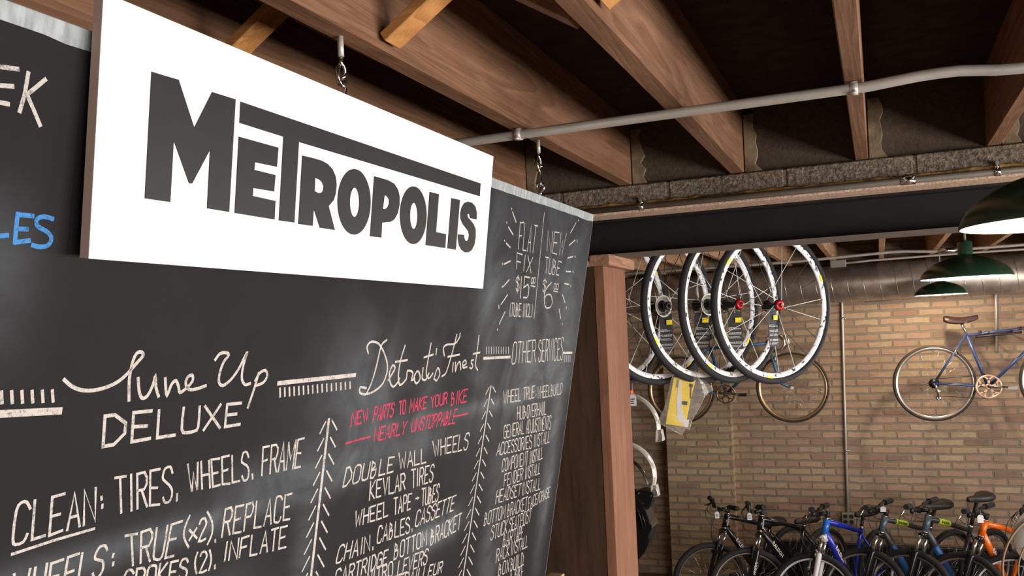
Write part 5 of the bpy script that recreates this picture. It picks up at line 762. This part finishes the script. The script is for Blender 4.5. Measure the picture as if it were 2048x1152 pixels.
sbm([(1262, 985), (1284, 976), (1310, 982), (1300, 1010), (1294, 1018), (1284, 1008), (1270, 1000)], -.04, .05, 'flap', M['bag'], .006)
for a, b in (((1273, 1000), (1288, 1052)), ((1284, 1020), (1292, 1046))):
    A, B = pt(*a), pt(*b); MB().tube([(A[0] + 1.02, -.066, A[1] + 1.05), ((A[0] + B[0]) / 2 + 1.026, -.07, (A[1] + B[1]) / 2 + 1.05), (B[0] + 1.02, -.066, B[1] + 1.05)], .003, 6).build('strap', M['black_plastic'], sb)
def price_tag(x, y, z, lab, w=.022, h=.034, string=.05, lines=True, rz=10):
    t = thing('price_tag', lab, 'tag', (x, y, Z(z - h / 2)), 'white price tags'); t.rotation_euler = (0, 0, math.radians(rz))
    MB().prism([(-w / 2, 0), (w / 2, 0), (w / 2, h * .78), (w * .25, h), (-w * .25, h), (-w / 2, h * .78)], [], lambda u, v, d: (u, d, v), 0, .0008).build('card', M['paper'], t)
    if lines:
        mb = MB()
        for k in range(3): mb.box(-w * .3, w * rng.uniform(.1, .3), -.0006, 0, h * (.2 + k * .18), h * (.2 + k * .18) + h * .08)
        mb.build('handwriting', M['ink'], t)
    MB().tube([(0, .0004, h * .9), (.001, 0, h + string)], .0008 if w > .02 else .0006, 6).build('string', M['string'], t)
price_tag(-1.045, 3.955, -.318, 'white price tag on a string beside the upper clear fender', .032, .052, .07, True, 14)

# ---------------------------------------------------------------- vintage bicycles on the brick wall
def saddle_mesh(mb, L, prof, M3):
    # prof: list of (x, half width, top z, drop)
    rings = []
    for x, hw, zt, dr in prof:
        q = []
        for k in range(9):
            a = math.pi * k / 8; q.append(M3 @ Vector((x, hw * math.cos(a), zt - dr * (1 - math.sin(a) ** .6))))
        for k in range(5):
            q.append(M3 @ Vector((x, hw * (-.8 + .4 * k), zt - dr - .012)))
        rings.append(q)
    n = len(rings[0]); vs = [v for r in rings for v in r]; fs = []
    for i in range(len(rings) - 1):
        for k in range(n): fs.append((i * n + k, i * n + (k + 1) % n, (i + 1) * n + (k + 1) % n, (i + 1) * n + k))
    fs.append(tuple(range(n))); fs.append(tuple(range((len(rings) - 1) * n, len(rings) * n)))
    return mb.add(vs, fs, True)
def chainring(mb, c, R, arms=5):
    x, y, z = c; T = Matrix.Translation(c)
    mb.lathe([(R, -.0015), (R * .84, -.0015), (R * .84, .0015), (R, .0015)], 40, 'Y', T, True)
    mb.lathe([(R * .26, -.002), (R * .1, -.002), (R * .1, .003), (R * .26, .003)], 20, 'Y', T, True)
    for i in range(arms):
        a = 2 * math.pi * i / arms + .3; d = Vector((math.cos(a), 0, math.sin(a)))
        mb.bar(Vector(c) + d * R * .2, Vector(c) + d * R * .62, R * .17, .004, (0, 1, 0))
        for s in (-.34, .34):
            e = Vector((math.cos(a + s), 0, math.sin(a + s))); mb.bar(Vector(c) + d * R * .58, Vector(c) + e * R * .88, R * .12, .004, (0, 1, 0))
def road_bike(name_lab, P, mats, R, chr_, pump, words=None):
    yy = 8.74
    c0 = Vector((P['bb'][0], yy, Z(P['bb'][1] - .30)))
    t = thing('road_bicycle', name_lab, 'bicycle', c0, 'old road bicycles hung on the brick wall')
    V = lambda k, y=0.0: Vector((P[k][0] - c0.x, y, Z(P[k][1]) - c0.z))
    fr = MB(); seat, ht, hb, bb, ra, fa = V('seat'), V('ht'), V('hb'), V('bb'), V('ra'), V('fa')
    tt = ht + (hb - ht) * .18; dtp = ht + (hb - ht) * .8
    fr.tube([seat + (bb - seat) * .03, tt], .0135, 12); fr.tube([dtp, bb], .0143, 12); fr.tube([seat, bb], .0143, 12); fr.tube([ht, hb], .0165, 12)
    for s in (-1, 1):
        o = Vector((0, s, 0))
        fr.tube([seat + o * .016, ra + o * .062], [.0075, .006], 10); fr.tube([bb + o * .03, ra + o * .062], [.0105, .007], 10)
        fr.tube([ra + o * .062 + Vector((-.012, 0, 0)), ra + o * .062 + Vector((.012, 0, -.02))], .012, 8)
    fr.tube([bb + Vector((0, -.036, 0)), bb + Vector((0, .036, 0))], .019, 14)
    f = fr.build('frame', mats['frame'], t)
    fk = MB(); ax = (hb - ht).normalized()
    for s in (-1, 1):
        o = Vector((0, s, 0)); e = fa + o * .05; m1 = hb + ax * .20 + o * .045
        fk.tube([hb + ax * .012 + o * .028, hb + ax * .03 + o * .034, m1, hb + ax * .29 + o * .05 + Vector((.012, 0, 0)), e], [.012, .0125, .0105, .009, .007], 10)
    fk.tube([hb + ax * .018 + Vector((0, -.034, 0)), hb + ax * .018 + Vector((0, .034, 0))], .013, 10)
    fk.build('fork', mats['frame'], t)
    for k, nm in (('ra', 'rear'), ('fa', 'front')):
        P2, Q2, _ = wheel_parts(t, Matrix.Translation(V(k)), R, .0125, .024, .009, .05, mats['tire'], mats['rim'], M['steel'], [M['steel']], 24, True, .0009, .1, .016)
    wheelr = V('ra')
    mb = MB()
    for i in range(6): mb.lathe([(.012, -.020 - i * .004), (.045 - i * .004, -.020 - i * .004), (.045 - i * .004, -.0225 - i * .004), (.012, -.0225 - i * .004)], 20, 'Y', Matrix.Translation(wheelr), True)
    mb.build('freewheel', mats['small'], t)
    mb = MB(); mb.tube([ra + Vector((.01, -.07, -.015)), ra + Vector((.022, -.072, -.06)), ra + Vector((.028, -.06, -.12))], [.012, .013, .010], 10)
    for z in (-.065, -.125): mb.lathe([(.004, -.004), (.021, -.004), (.021, .004), (.004, .004)], 14, 'Y', Matrix.Translation(ra + Vector((.027, -.05, z))), True)
    mb.build('derailleur', M['steel'], t)
    cr = MB(); chainring(cr, bb + Vector((0, -.052, 0)), chr_); cr.build('chainring', mats['ring'], t)
    for s, d in ((-1, 1), (1, -1)):
        q = bb + Vector((0, s * .066, 0)); e = q + Vector((d * .168, 0, -.004 * d))
        MB().tube([q, e], [.012, .009], 10, flat=.7).build('crank_arm', M['steel'], t)
        pd = MB(); e2 = e + Vector((0, s * .012, 0)); pd.tube([e, e2 + Vector((0, s * .09, 0))], .006, 8)
        for yo in (.02, .085): pd.box(-.035, .035, -.004, .004, -.012, .012, Matrix.Translation(e2 + Vector((0, s * yo, 0))))
        for xo in (-.033, .033): pd.box(xo - .003, xo + .003, .0, .09 , -.010, .010, Matrix.Translation(e2 + Vector((0, 0 if s > 0 else -.09, 0))))
        pd.build('pedal', mats['pedal'], t)
    ch = MB(); u = Vector((0, -.05, 0))
    ch.tube([bb + u + Vector((0, 0, chr_ - .002)), ra + u + Vector((0, .012, .04))], .0032, 6)
    ch.tube([bb + u + Vector((0, 0, -chr_ + .002)), ra + Vector((.045, -.05, -.11))], .0032, 6); ch.build('chain', mats['small'], t)
    st = V('sad') + Vector((0, 0, -.055))
    MB().tube([seat + (bb - seat) * .02, st], .0125, 12).build('seat_post', M['steel'], t)
    sm = MB(); prof = [(-.135, .066, .006, .03), (-.125, .074, .012, .045), (-.09, .072, .008, .055), (-.04, .05, -.004, .05), (.02, .026, -.008, .045), (.08, .019, .0, .04), (.125, .015, .008, .03), (.138, .009, .006, .022)]
    saddle_mesh(sm, .27, prof, Matrix.Translation(V('sad') + Vector((0, 0, -.012)))); s = sm.build('saddle', mats['saddle'], t)
    for k in (-1, 1): MB().tube([V('sad') + Vector((-.11, k * .03, -.04)), V('sad') + Vector((-.10, k * .028, -.065)), V('sad') + Vector((-.04, k * .022, -.072)), V('sad') + Vector((.04, k * .02, -.066)), V('sad') + Vector((.115, k * .008, -.022))], .0035, 8).build('saddle_rail', M['steel'], s)
    MB().tube([fa + Vector((0, -.075, 0)), fa + Vector((0, -.058, 0))], [.013, .019], 14).build('hub_cap', M['disc_white'] if not pump else M['steel'], t)
    up = -ax; sc = ht + up * .03
    MB().tube([ht + up * -.02, sc, sc + Vector((.085, 0, .012))], [.011, .011, .012], 12).build('stem', M['steel'], t)
    c = sc + Vector((.085, 0, .012)); hb_ = MB()
    for s in (-1, 1):
        hb_.tube([c, c + Vector((0, s * .12, 0)), c + Vector((.01, s * .19, 0)), c + Vector((.06, s * .2, -.004)), c + Vector((.095, s * .2, -.03)), c + Vector((.10, s * .2, -.075)), c + Vector((.07, s * .205, -.12)), c + Vector((.02, s * .205, -.135)), c + Vector((-.05, s * .205, -.138))], .0125, 10)
    hb_.build('handlebar', mats['bar'], t)
    for k, (wk, q) in enumerate((('ra', seat + (ra - seat) * .34), ('fa', hb + ax * .03 + Vector((.03, 0, 0))))):
        mb = MB(); mb.tube([q + Vector((-.0, -.035, -.05)), q + Vector((0, -.04, 0)), q + Vector((0, 0, .02)), q + Vector((0, .04, 0)), q + Vector((0, .035, -.05))], .007, 8); mb.build('brake_caliper', M['steel'], t)
    if pump:
        a = seat + (tt - seat) * .12 + Vector((0, -.012, -.034)); b = seat + (tt - seat) * .75 + Vector((0, -.012, -.034))
        MB().tube([a, b], .011, 10).build('frame_pump', M['leather'], t)
        for q in (.16, .70): MB().tube([seat + (tt - seat) * q, seat + (tt - seat) * (q + .05)], .0165, 12).build('strap', M['leather'], t)
    d = (bb - dtp).normalized(); ang = math.atan2(d.z, d.x)
    if words:
        Rm = Matrix.Translation(dtp + (bb - dtp) * .42 + Vector((0, -.0150, 0))) @ Matrix.Rotation(-(ang + math.pi), 4, 'Y') @ Matrix.Rotation(math.radians(90), 4, 'X')
        text_mesh(words, .026, M['decal_white'], t, Rm)
    # wall pegs under the top tube
    for q in (.3, .62):
        p = seat + (tt - seat) * q
        w = c0 + p + Vector((0, 0, -.019))
        k = MB().tube([(w.x, 9.098, w.z - .01), (w.x, yy, w.z), (w.x, yy - .025, w.z + .002), (w.x, yy - .028, w.z + .022)], .005, 8).build('wall_hook', M['black_plastic'], org=(w.x, 9.098, w.z))
        tag(k, 'black wall hook under the top tube of ' + ('the blue bicycle with the brown saddle' if pump else 'the teal bicycle behind the hanging wheels'), 'hook', 'wall hooks of the ' + ('right' if pump else 'left') + ' road bicycle')
    return t
road_bike('old blue road bicycle with brown saddle hung on the brick wall', dict(ra=(.429, -.592), fa=(1.425, -.586), bb=(.853, -.628), seat=(.702, -.165), ht=(1.262, -.105), hb=(1.293, -.225), sad=(.662, .0)),
          dict(frame=M['blue_old'], tire=M['gumrubber'], rim=M['rim_silver'], ring=M['pinkgold'], small=M['hub_black'], pedal=M['steel'], saddle=M['leather'], bar=M['steel']), .338, .105, True, 'MOTOBECANE'[:0] or None)
road_bike('old teal road bicycle with champagne rims hung on the wall behind the hanging wheels', dict(ra=(-1.823, -.61), fa=(-.775, -.606), bb=(-1.383, -.652), seat=(-1.53, -.20), ht=(-.985, -.16), hb=(-.953, -.285), sad=(-1.575, -.06)),
          dict(frame=M['teal'], tire=M['gumrubber'], rim=M['rim_gold'], ring=M['bronze'], small=M['bronze'], pedal=M['black_plastic'], saddle=M['black_plastic'], bar=M['steel']), .330, .092, False)

# ---------------------------------------------------------------- mountain bikes on the floor
def mtb(lab, fx, fy, head, steer, lean, scale, roll, c, sad_z, words=None, green=False, Rw=.338):
    """fx, fy = steering axis on the floor; head = direction of travel (degrees, world); steer in degrees (left positive)."""
    hx = .415
    Mx = Matrix.Translation((fx, fy, 0)) @ Matrix.Rotation(math.radians(head), 4, 'Z') @ Matrix.Translation((-hx * scale, 0, 0)) @ Matrix.Rotation(math.radians(lean), 4, 'X') @ Matrix.Scale(scale, 4)
    t = thing('mountain_bicycle', lab, 'bicycle', group='mountain bikes parked in a row by the brick wall', M=Mx)
    ht, hb = Vector((.395, 0, .905)), Vector((.437, 0, .785)); bb = Vector((0, 0, .29)); ra = Vector((-.43, 0, Rw)); fa = Vector((.61, 0, Rw)); stp = Vector((-.165, 0, .735))
    ax = (hb - ht).normalized()
    S = Matrix.Translation(hb) @ Matrix.Rotation(math.radians(steer), 4, -ax) @ Matrix.Translation(-hb)
    fr = MB()
    tt0 = ht + ax * .022; dt0 = ht + ax * .098; tt1 = bb + (stp - bb) * .93
    fr.tube([tt0, tt0 + (tt1 - tt0) * .5 + Vector((0, 0, .006)), tt1], [.0215, .0205, .017], 12); fr.tube([dt0, dt0 + (bb - dt0) * .5, bb], [.027, .0285, .024], 12, flat=.9); fr.tube([bb, stp], .0165, 12)
    for s in (-1, 1):
        o = Vector((0, s, 0))
        fr.tube([bb + (stp - bb) * .86 + o * .018, ra + Vector((.12, s * .05, .14)), ra + o * .065], [.009, .0085, .007], 8); fr.tube([bb + o * .03, ra + o * .065], [.011, .008], 8)
    fr.tube([bb - Vector((0, .036, 0)), bb + Vector((0, .036, 0))], .021, 14)
    fr.build('frame', c['frame'], t)
    MB().tube([ht, hb], .0255, 16).build('head_tube', c.get('head', c['frame']), t)
    mb = MB()
    for p in (ht, hb): mb.tube([p - ax * .004, p + ax * .004], .0275, 16)
    mb.build('headset', M['steel'], t)
    def W(v): return S @ Vector(v)
    side = Vector((0, 1, 0)); cw = hb + ax * .034
    off = fa - (hb + ax * ((fa - hb).dot(ax)))
    fk = MB(); fk.tube([W(hb + ax * .004), W(cw)], .020, 12)
    fk.tube([W(cw - side * .062), W(cw - side * .05 - ax * .008), W(cw), W(cw + side * .05 - ax * .008), W(cw + side * .062)], [.019, .022, .021, .022, .019], 12)
    for s in (-1, 1):
        a = cw + side * s * .06 + off * .4 + ax * .115; e = fa + side * s * .058
        fk.tube([W(a), W(a + ax * .02), W(a + (e - a) * .5), W(e)], [.0195, .0215, .0185, .014], 12)
    a = cw + off * .4 + ax * .13
    fk.tube([W(a - side * .06 + Vector((.02, 0, 0))), W(a - side * .045 + Vector((.03, 0, .03))), W(a + Vector((.03, 0, .045))), W(a + side * .045 + Vector((.03, 0, .03))), W(a + side * .06 + Vector((.02, 0, 0)))], .010, 10)
    f = fk.build('fork', c['fork'], t)
    for s in (-1, 1): MB().tube([W(cw + side * s * .06 + off * .2), W(cw + side * s * .06 + off * .4 + ax * .118)], .0135, 12).build('stanchion', M['steel'], f)
    for s in (-1, 1):
        q = cw + off * .4 + side * s * .03 + ax * .135 + Vector((.035, 0, 0))
        MB().bar(W(q - ax * .05 + side * s * .025), W(q + ax * .055 + side * s * .012), .014, .018).build('brake_arm', M['black_plastic'], f)
    if c.get('forkword'):
        q0 = cw + side * .06 + off * .4 + ax * .15; q1 = fa + side * .058; m0 = q0 + (q1 - q0) * .42 + side * .0185
        xa = (q1 - q0).normalized(); ya = side.cross(xa).normalized()
        Tm = S @ Matrix.Translation(m0) @ Matrix(((xa.x, ya.x, side.x, 0), (xa.y, ya.y, side.y, 0), (xa.z, ya.z, side.z, 0), (0, 0, 0, 1)))
        text_mesh(c['forkword'], .026, M['decal_white'], f, Tm, 'lettering', .0004, .0006)
    up = -ax
    sp0 = ht + up * .004; MB().tube([W(sp0), W(ht + up * .055)], .018, 12).build('headset_spacer', M['black_plastic'], t)
    cl = ht + up * .042 + Vector((.085, 0, .006)); Rb = Matrix.Translation(cl) @ Matrix.Rotation(math.radians(roll), 4, 'X') @ Matrix.Translation(-cl)
    def Wb(v): return S @ (Rb @ Vector(v))
    stm = MB(); stm.tube([W(ht + up * .042), W(cl)], [.017, .016], 12); stm.tube([W(cl - side * .024), W(cl + side * .024)], .021, 12); stm.build('stem', M['black_plastic'], t)
    hbm = MB(); L = []
    for y, z, x in ((-.31, .050, -.035), (-.18, .044, -.012), (-.09, .008, .0), (0, 0, 0), (.09, .008, 0), (.18, .044, -.012), (.31, .050, -.035)): L.append(Wb(cl + Vector((x, y, z))))
    hbm.tube(L, .0135, 10); hbar = hbm.build('handlebar', M['black_plastic'], t)
    for s in (-1, 1):
        g0, g1 = cl + Vector((-.018, s * .20, .045)), cl + Vector((-.036, s * .325, .050))
        MB().tube([Wb(g0), Wb(g0 + (g1 - g0) * .05), Wb(g0 + (g1 - g0) * .5), Wb(g0 + (g1 - g0) * .95), Wb(g1)], [.023, .019, .021, .021, .020], 12).build('grip', M['rubber'], hbar)
        p = cl + Vector((-.014, s * .165, .041)); lv = MB()
        lv.tube([Wb(p), Wb(p + Vector((.03, 0, -.012)))], .012, 8); lv.tube([Wb(p + Vector((.03, 0, -.012))), Wb(p + Vector((.048, s * .03, -.03))), Wb(p + Vector((.040, s * .12, -.046)))], [.007, .006, .005], 8)
        lv.build('brake_lever', M['steel'] if s > 0 else M['black_plastic'], hbar)
        sh = MB(); q = cl + Vector((-.006, s * .135, .03)); sh.tube([Wb(q), Wb(q + Vector((.0, s * .02, -.035)))], [.018, .014], 10); sh.build('shifter', M['black_plastic'], hbar)
        for k, tgt in ((0, tt0 + Vector((-.10, s * .02, -.008))), (1, cw + off * .4 + ax * .09 + Vector((.06, s * .01, 0)) if s > 0 else dt0 + Vector((-.08, -.022, -.09)))):
            a0 = Wb(p + Vector((.035, -s * .015 * (k + 1), -.012))); b0 = W(tgt) if (k and s > 0) else tgt
            m1 = a0 + (W(Vector((1, 0, 0))) - W(Vector((0, 0, 0)))) * (.10 + .03 * k) + Vector((0, 0, -.07)); m2 = (a0 + b0) / 2 + (W(Vector((1, 0, 0))) - W(Vector((0, 0, 0)))) * (.06 + .02 * k) + Vector((0, 0, -.09 - .03 * k))
            pts = [a0]
            for i in range(1, 13):
                u = i / 12; pts.append(a0 * (1 - u) ** 3 + m1 * 3 * u * (1 - u) ** 2 + m2 * 3 * u * u * (1 - u) + b0 * u ** 3)
            MB().tube(pts, .0024, 6).build('cable', M['black_plastic'], t)
    sd = (stp - bb).normalized(); top = stp + sd * ((sad_z - .055 - stp.z) / sd.z)
    MB().tube([stp - sd * .03, top], .0145, 12).build('seat_post', M['black_plastic'], t)
    MB().tube([stp - sd * .012, stp + sd * .006], .0195, 14).build('seat_clamp', M['steel'], t)
    sm = MB(); prof = [(-.14, .05, .004, .03), (-.13, .072, .012, .045), (-.09, .078, .012, .052), (-.04, .058, .004, .048), (.02, .034, .0, .042), (.08, .024, .002, .036), (.125, .019, .0, .03), (.138, .011, -.006, .018)]
    saddle_mesh(sm, .27, prof, Matrix.Translation(top + Vector((-.01, 0, .045)))); s_ = sm.build('saddle', M['saddle'], t)
    for s in (-1, 1): MB().tube([top + Vector((-.11, s * .03, .01)), top + Vector((-.05, s * .022, -.004)), top + Vector((.04, s * .022, -.004)), top + Vector((.10, s * .01, .012))], .0035, 8).build('saddle_rail', M['steel'], s_)
    wheel_parts(t, S @ Matrix.Translation(fa), Rw, .0260, .019, .012, .05, M['rubber'], c['rim'], M['hub_black'], [M['steel']], 24, True, .0011, .05)
    wheel_parts(t, Matrix.Translation(ra), Rw, .0260, .019, .012, .06, M['rubber'], c['rim'], M['hub_black'], [M['steel']], 24, True, .0011, .12)
    cr = MB(); chainring(cr, bb + Vector((0, -.05, 0)), .085); cr.build('chainring', M['hub_black'], t)
    for s, d in ((-1, 1), (1, -1)):
        q = bb + Vector((0, s * .062, 0)); e = q + Vector((d * .17, 0, 0)); MB().tube([q, e], [.013, .010], 10).build('crank_arm', M['black_plastic'], t)
        MB().box(-.045, .045, 0 if s > 0 else -.09, .09 if s > 0 else 0, -.012, .012, Matrix.Translation(e + Vector((0, s * .01, 0)))).build('pedal', M['black_plastic'], t, bevel=.004)
    # kickstand keeps it upright
    k0 = bb + Vector((-.08, .03, 0)); MB().tube([k0, k0 + Vector((-.06, .10, -.13)), Vector((-.16, .20, .006))], .008, 8).build('kickstand', M['black_plastic'], t)
    side_l = 1
    if words:
        d = (bb - dt0).normalized(); ya = Vector((0, 1, 0)).cross(d); m0 = dt0 + (bb - dt0) * .40 + Vector((0, .0290, 0))
        xa, za = d, Vector((0, 1, 0)); ya = za.cross(xa)
        Tm = Matrix.Translation(m0) @ Matrix(((xa.x, ya.x, za.x, 0), (xa.y, ya.y, za.y, 0), (xa.z, ya.z, za.z, 0), (0, 0, 0, 1)))
        text_mesh(words, .046, M['decal_white'], t, Tm, 'lettering', .0004, .0012)
    xa = (hb - ht).normalized(); za = Vector((0, 1, 0)); ya = za.cross(xa)
    if c.get('headword'):
        Tm = Matrix.Translation((ht + hb) / 2 + Vector((0, .0260, 0))) @ Matrix(((xa.x, ya.x, za.x, 0), (xa.y, ya.y, za.y, 0), (xa.z, ya.z, za.z, 0), (0, 0, 0, 1)))
        text_mesh(c['headword'], .020, M['decal_white'], t, Tm, 'head_badge', .0004, .0008)
    if green:
        a, b = tt0 + (tt1 - tt0) * .22, tt0 + (tt1 - tt0) * .48
        MB().tube([a + Vector((0, 0, .003)), b + Vector((0, 0, .006))], .0222, 14).build('lime_band', M['decal_green'], t)
        xa = (b - a).normalized(); za = Vector((0, 1, 0)); ya = za.cross(xa)
        Tm = Matrix.Translation((a + b) / 2 + Vector((0, .0226, .004))) @ Matrix(((xa.x, ya.x, za.x, 0), (xa.y, ya.y, za.y, 0), (xa.z, ya.z, za.z, 0), (0, 0, 0, 1)))
        text_mesh('RALEIGH', .026, M['frame_char'], t, Tm, 'lettering', .0004, .001)
        a, b = dt0 + (bb - dt0) * .28, dt0 + (bb - dt0) * .98
        MB().tube([a, a + (b - a) * .5, b], [.0284, .0292, .0246], 14, flat=.9).build('blue_band', M['decal_blue'], t)
    return t
blk = dict(frame=M['frame_black'], fork=M['frame_black'], rim=M['rim_silver'], headword='RALEIGH')
mtb('black mountain bike at the left end of the row, nearest the pier', -1.345, 7.958, -124.4, -26.3, -2.85, 1.0, -4, blk, .775, 'RALEIGH')
mtb('black mountain bike with white lettering, second from the left of the row', -.964, 7.785, -121, -41.6, 2.7, 1.018, -7, dict(blk, forkword='RALEIGH'), .815, 'RALEIGH')
mtb('royal blue mountain bike with white fork and white rims', -.486, 7.669, -115.1, -75.9, -1.35, 1.046, -11, dict(frame=M['frame_blue'], head=M['frame_bluelight'], fork=M['fork_white'], rim=M['rim_pale']), .885, 'RALEIGH')
chc = dict(frame=M['frame_char'], head=M['frame_grey'], fork=M['frame_black'], rim=M['rim_silver'])
mtb('charcoal mountain bike with lime band, just right of the blue bike', -.096, 7.888, -127.7, -73, -5, 1.049, -12, chc, .94, None, True)
mtb('charcoal mountain bike with lime band, just left of the orange bike', .227, 7.87, -125.5, -80, -4.6, 1.07, -14, chc, .985, None, True)
mtb('orange mountain bike with black fork and silver stanchions', .612, 7.957, -127.5, -80, -6.6, 1.031, -13, dict(frame=M['frame_orange'], fork=M['frame_black'], rim=M['rim_silver']), .945, 'RALEIGH')
mtb('mountain bike at the right photo edge, only its white-rimmed front wheel showing', .99, 7.98, -124, -70, -4, 1.03, -10, dict(frame=M['frame_orange'], fork=M['frame_black'], rim=M['rim_pale']), .90, 'RALEIGH')
price_tag(-1.33, 7.62, -1.592, 'white price tag on the bars of the leftmost black bike', .036, .056, .06)
price_tag(-1.053, 7.55, -1.581, 'white price tag on the bars of the second black bike', .036, .058, .06)
price_tag(-.03, 7.66, -1.51, 'white price tag on the bars of the charcoal bike beside the blue one', .042, .042, .025, False)
price_tag(.655, 7.66, -1.562, 'white price tag on the bars of the orange bike', .044, .062, .035, False)
# wheel with grey disc cut off by the right edge
gw = thing('bicycle_wheel', 'thin brown-rimmed wheel with a pale grey disc, cut by the lower right corner', 'wheel', M=Matrix.Translation((.535, 3.42, Z(-.855))) @ Matrix.Rotation(math.radians(18), 4, 'Z'))
MB().lathe([(.197, -.004), (.203, -.002), (.203, .002), (.197, .004)], 64, 'Y', None, True).build('rim', M['brown_rim'], gw)
MB().lathe([(.160, -.030), (.164, -.029), (.164, -.026), (.160, -.025)], 64, 'Y', None, True).build('inner_ring', M['brown_rim'], gw)
MB().lathe([(0, .012), (.110, .010), (.110, .014), (0, .016)], 48, 'Y', Matrix.Translation((-.045, 0, .105))).build('grey_disc', M['grey_disc'], gw)
MB().lathe([(0, -.04), (.02, -.04), (.014, 0), (.02, .03), (0, .03)], 20, 'Y').build('hub', M['steel'], gw)
sp = None
for i in range(16):
    Rm = Matrix.Rotation(i * math.pi / 8 + .1, 4, 'Y')
    if sp is None: sp = MB().tube([(.016, -.012, 0), (.198, 0, 0)], .0009, 6).build('spoke', M['steel'], gw, M=Rm)
    else: dup(sp, gw, Rm)
st = thing('wheel_stand', 'thin post holding the grey-disc wheel, beyond the right edge of the photo', 'stand', (.535, 3.47, 0))
MB().tube([(0, 0, .01), (0, 0, Z(-.855)), (0, -.05, Z(-.855))], .012, 10).build('post', M['black_plastic'], st)
MB().lathe([(0, 0), (.18, 0), (.18, .012), (0, .014)], 32).build('base', M['black_plastic'], st)
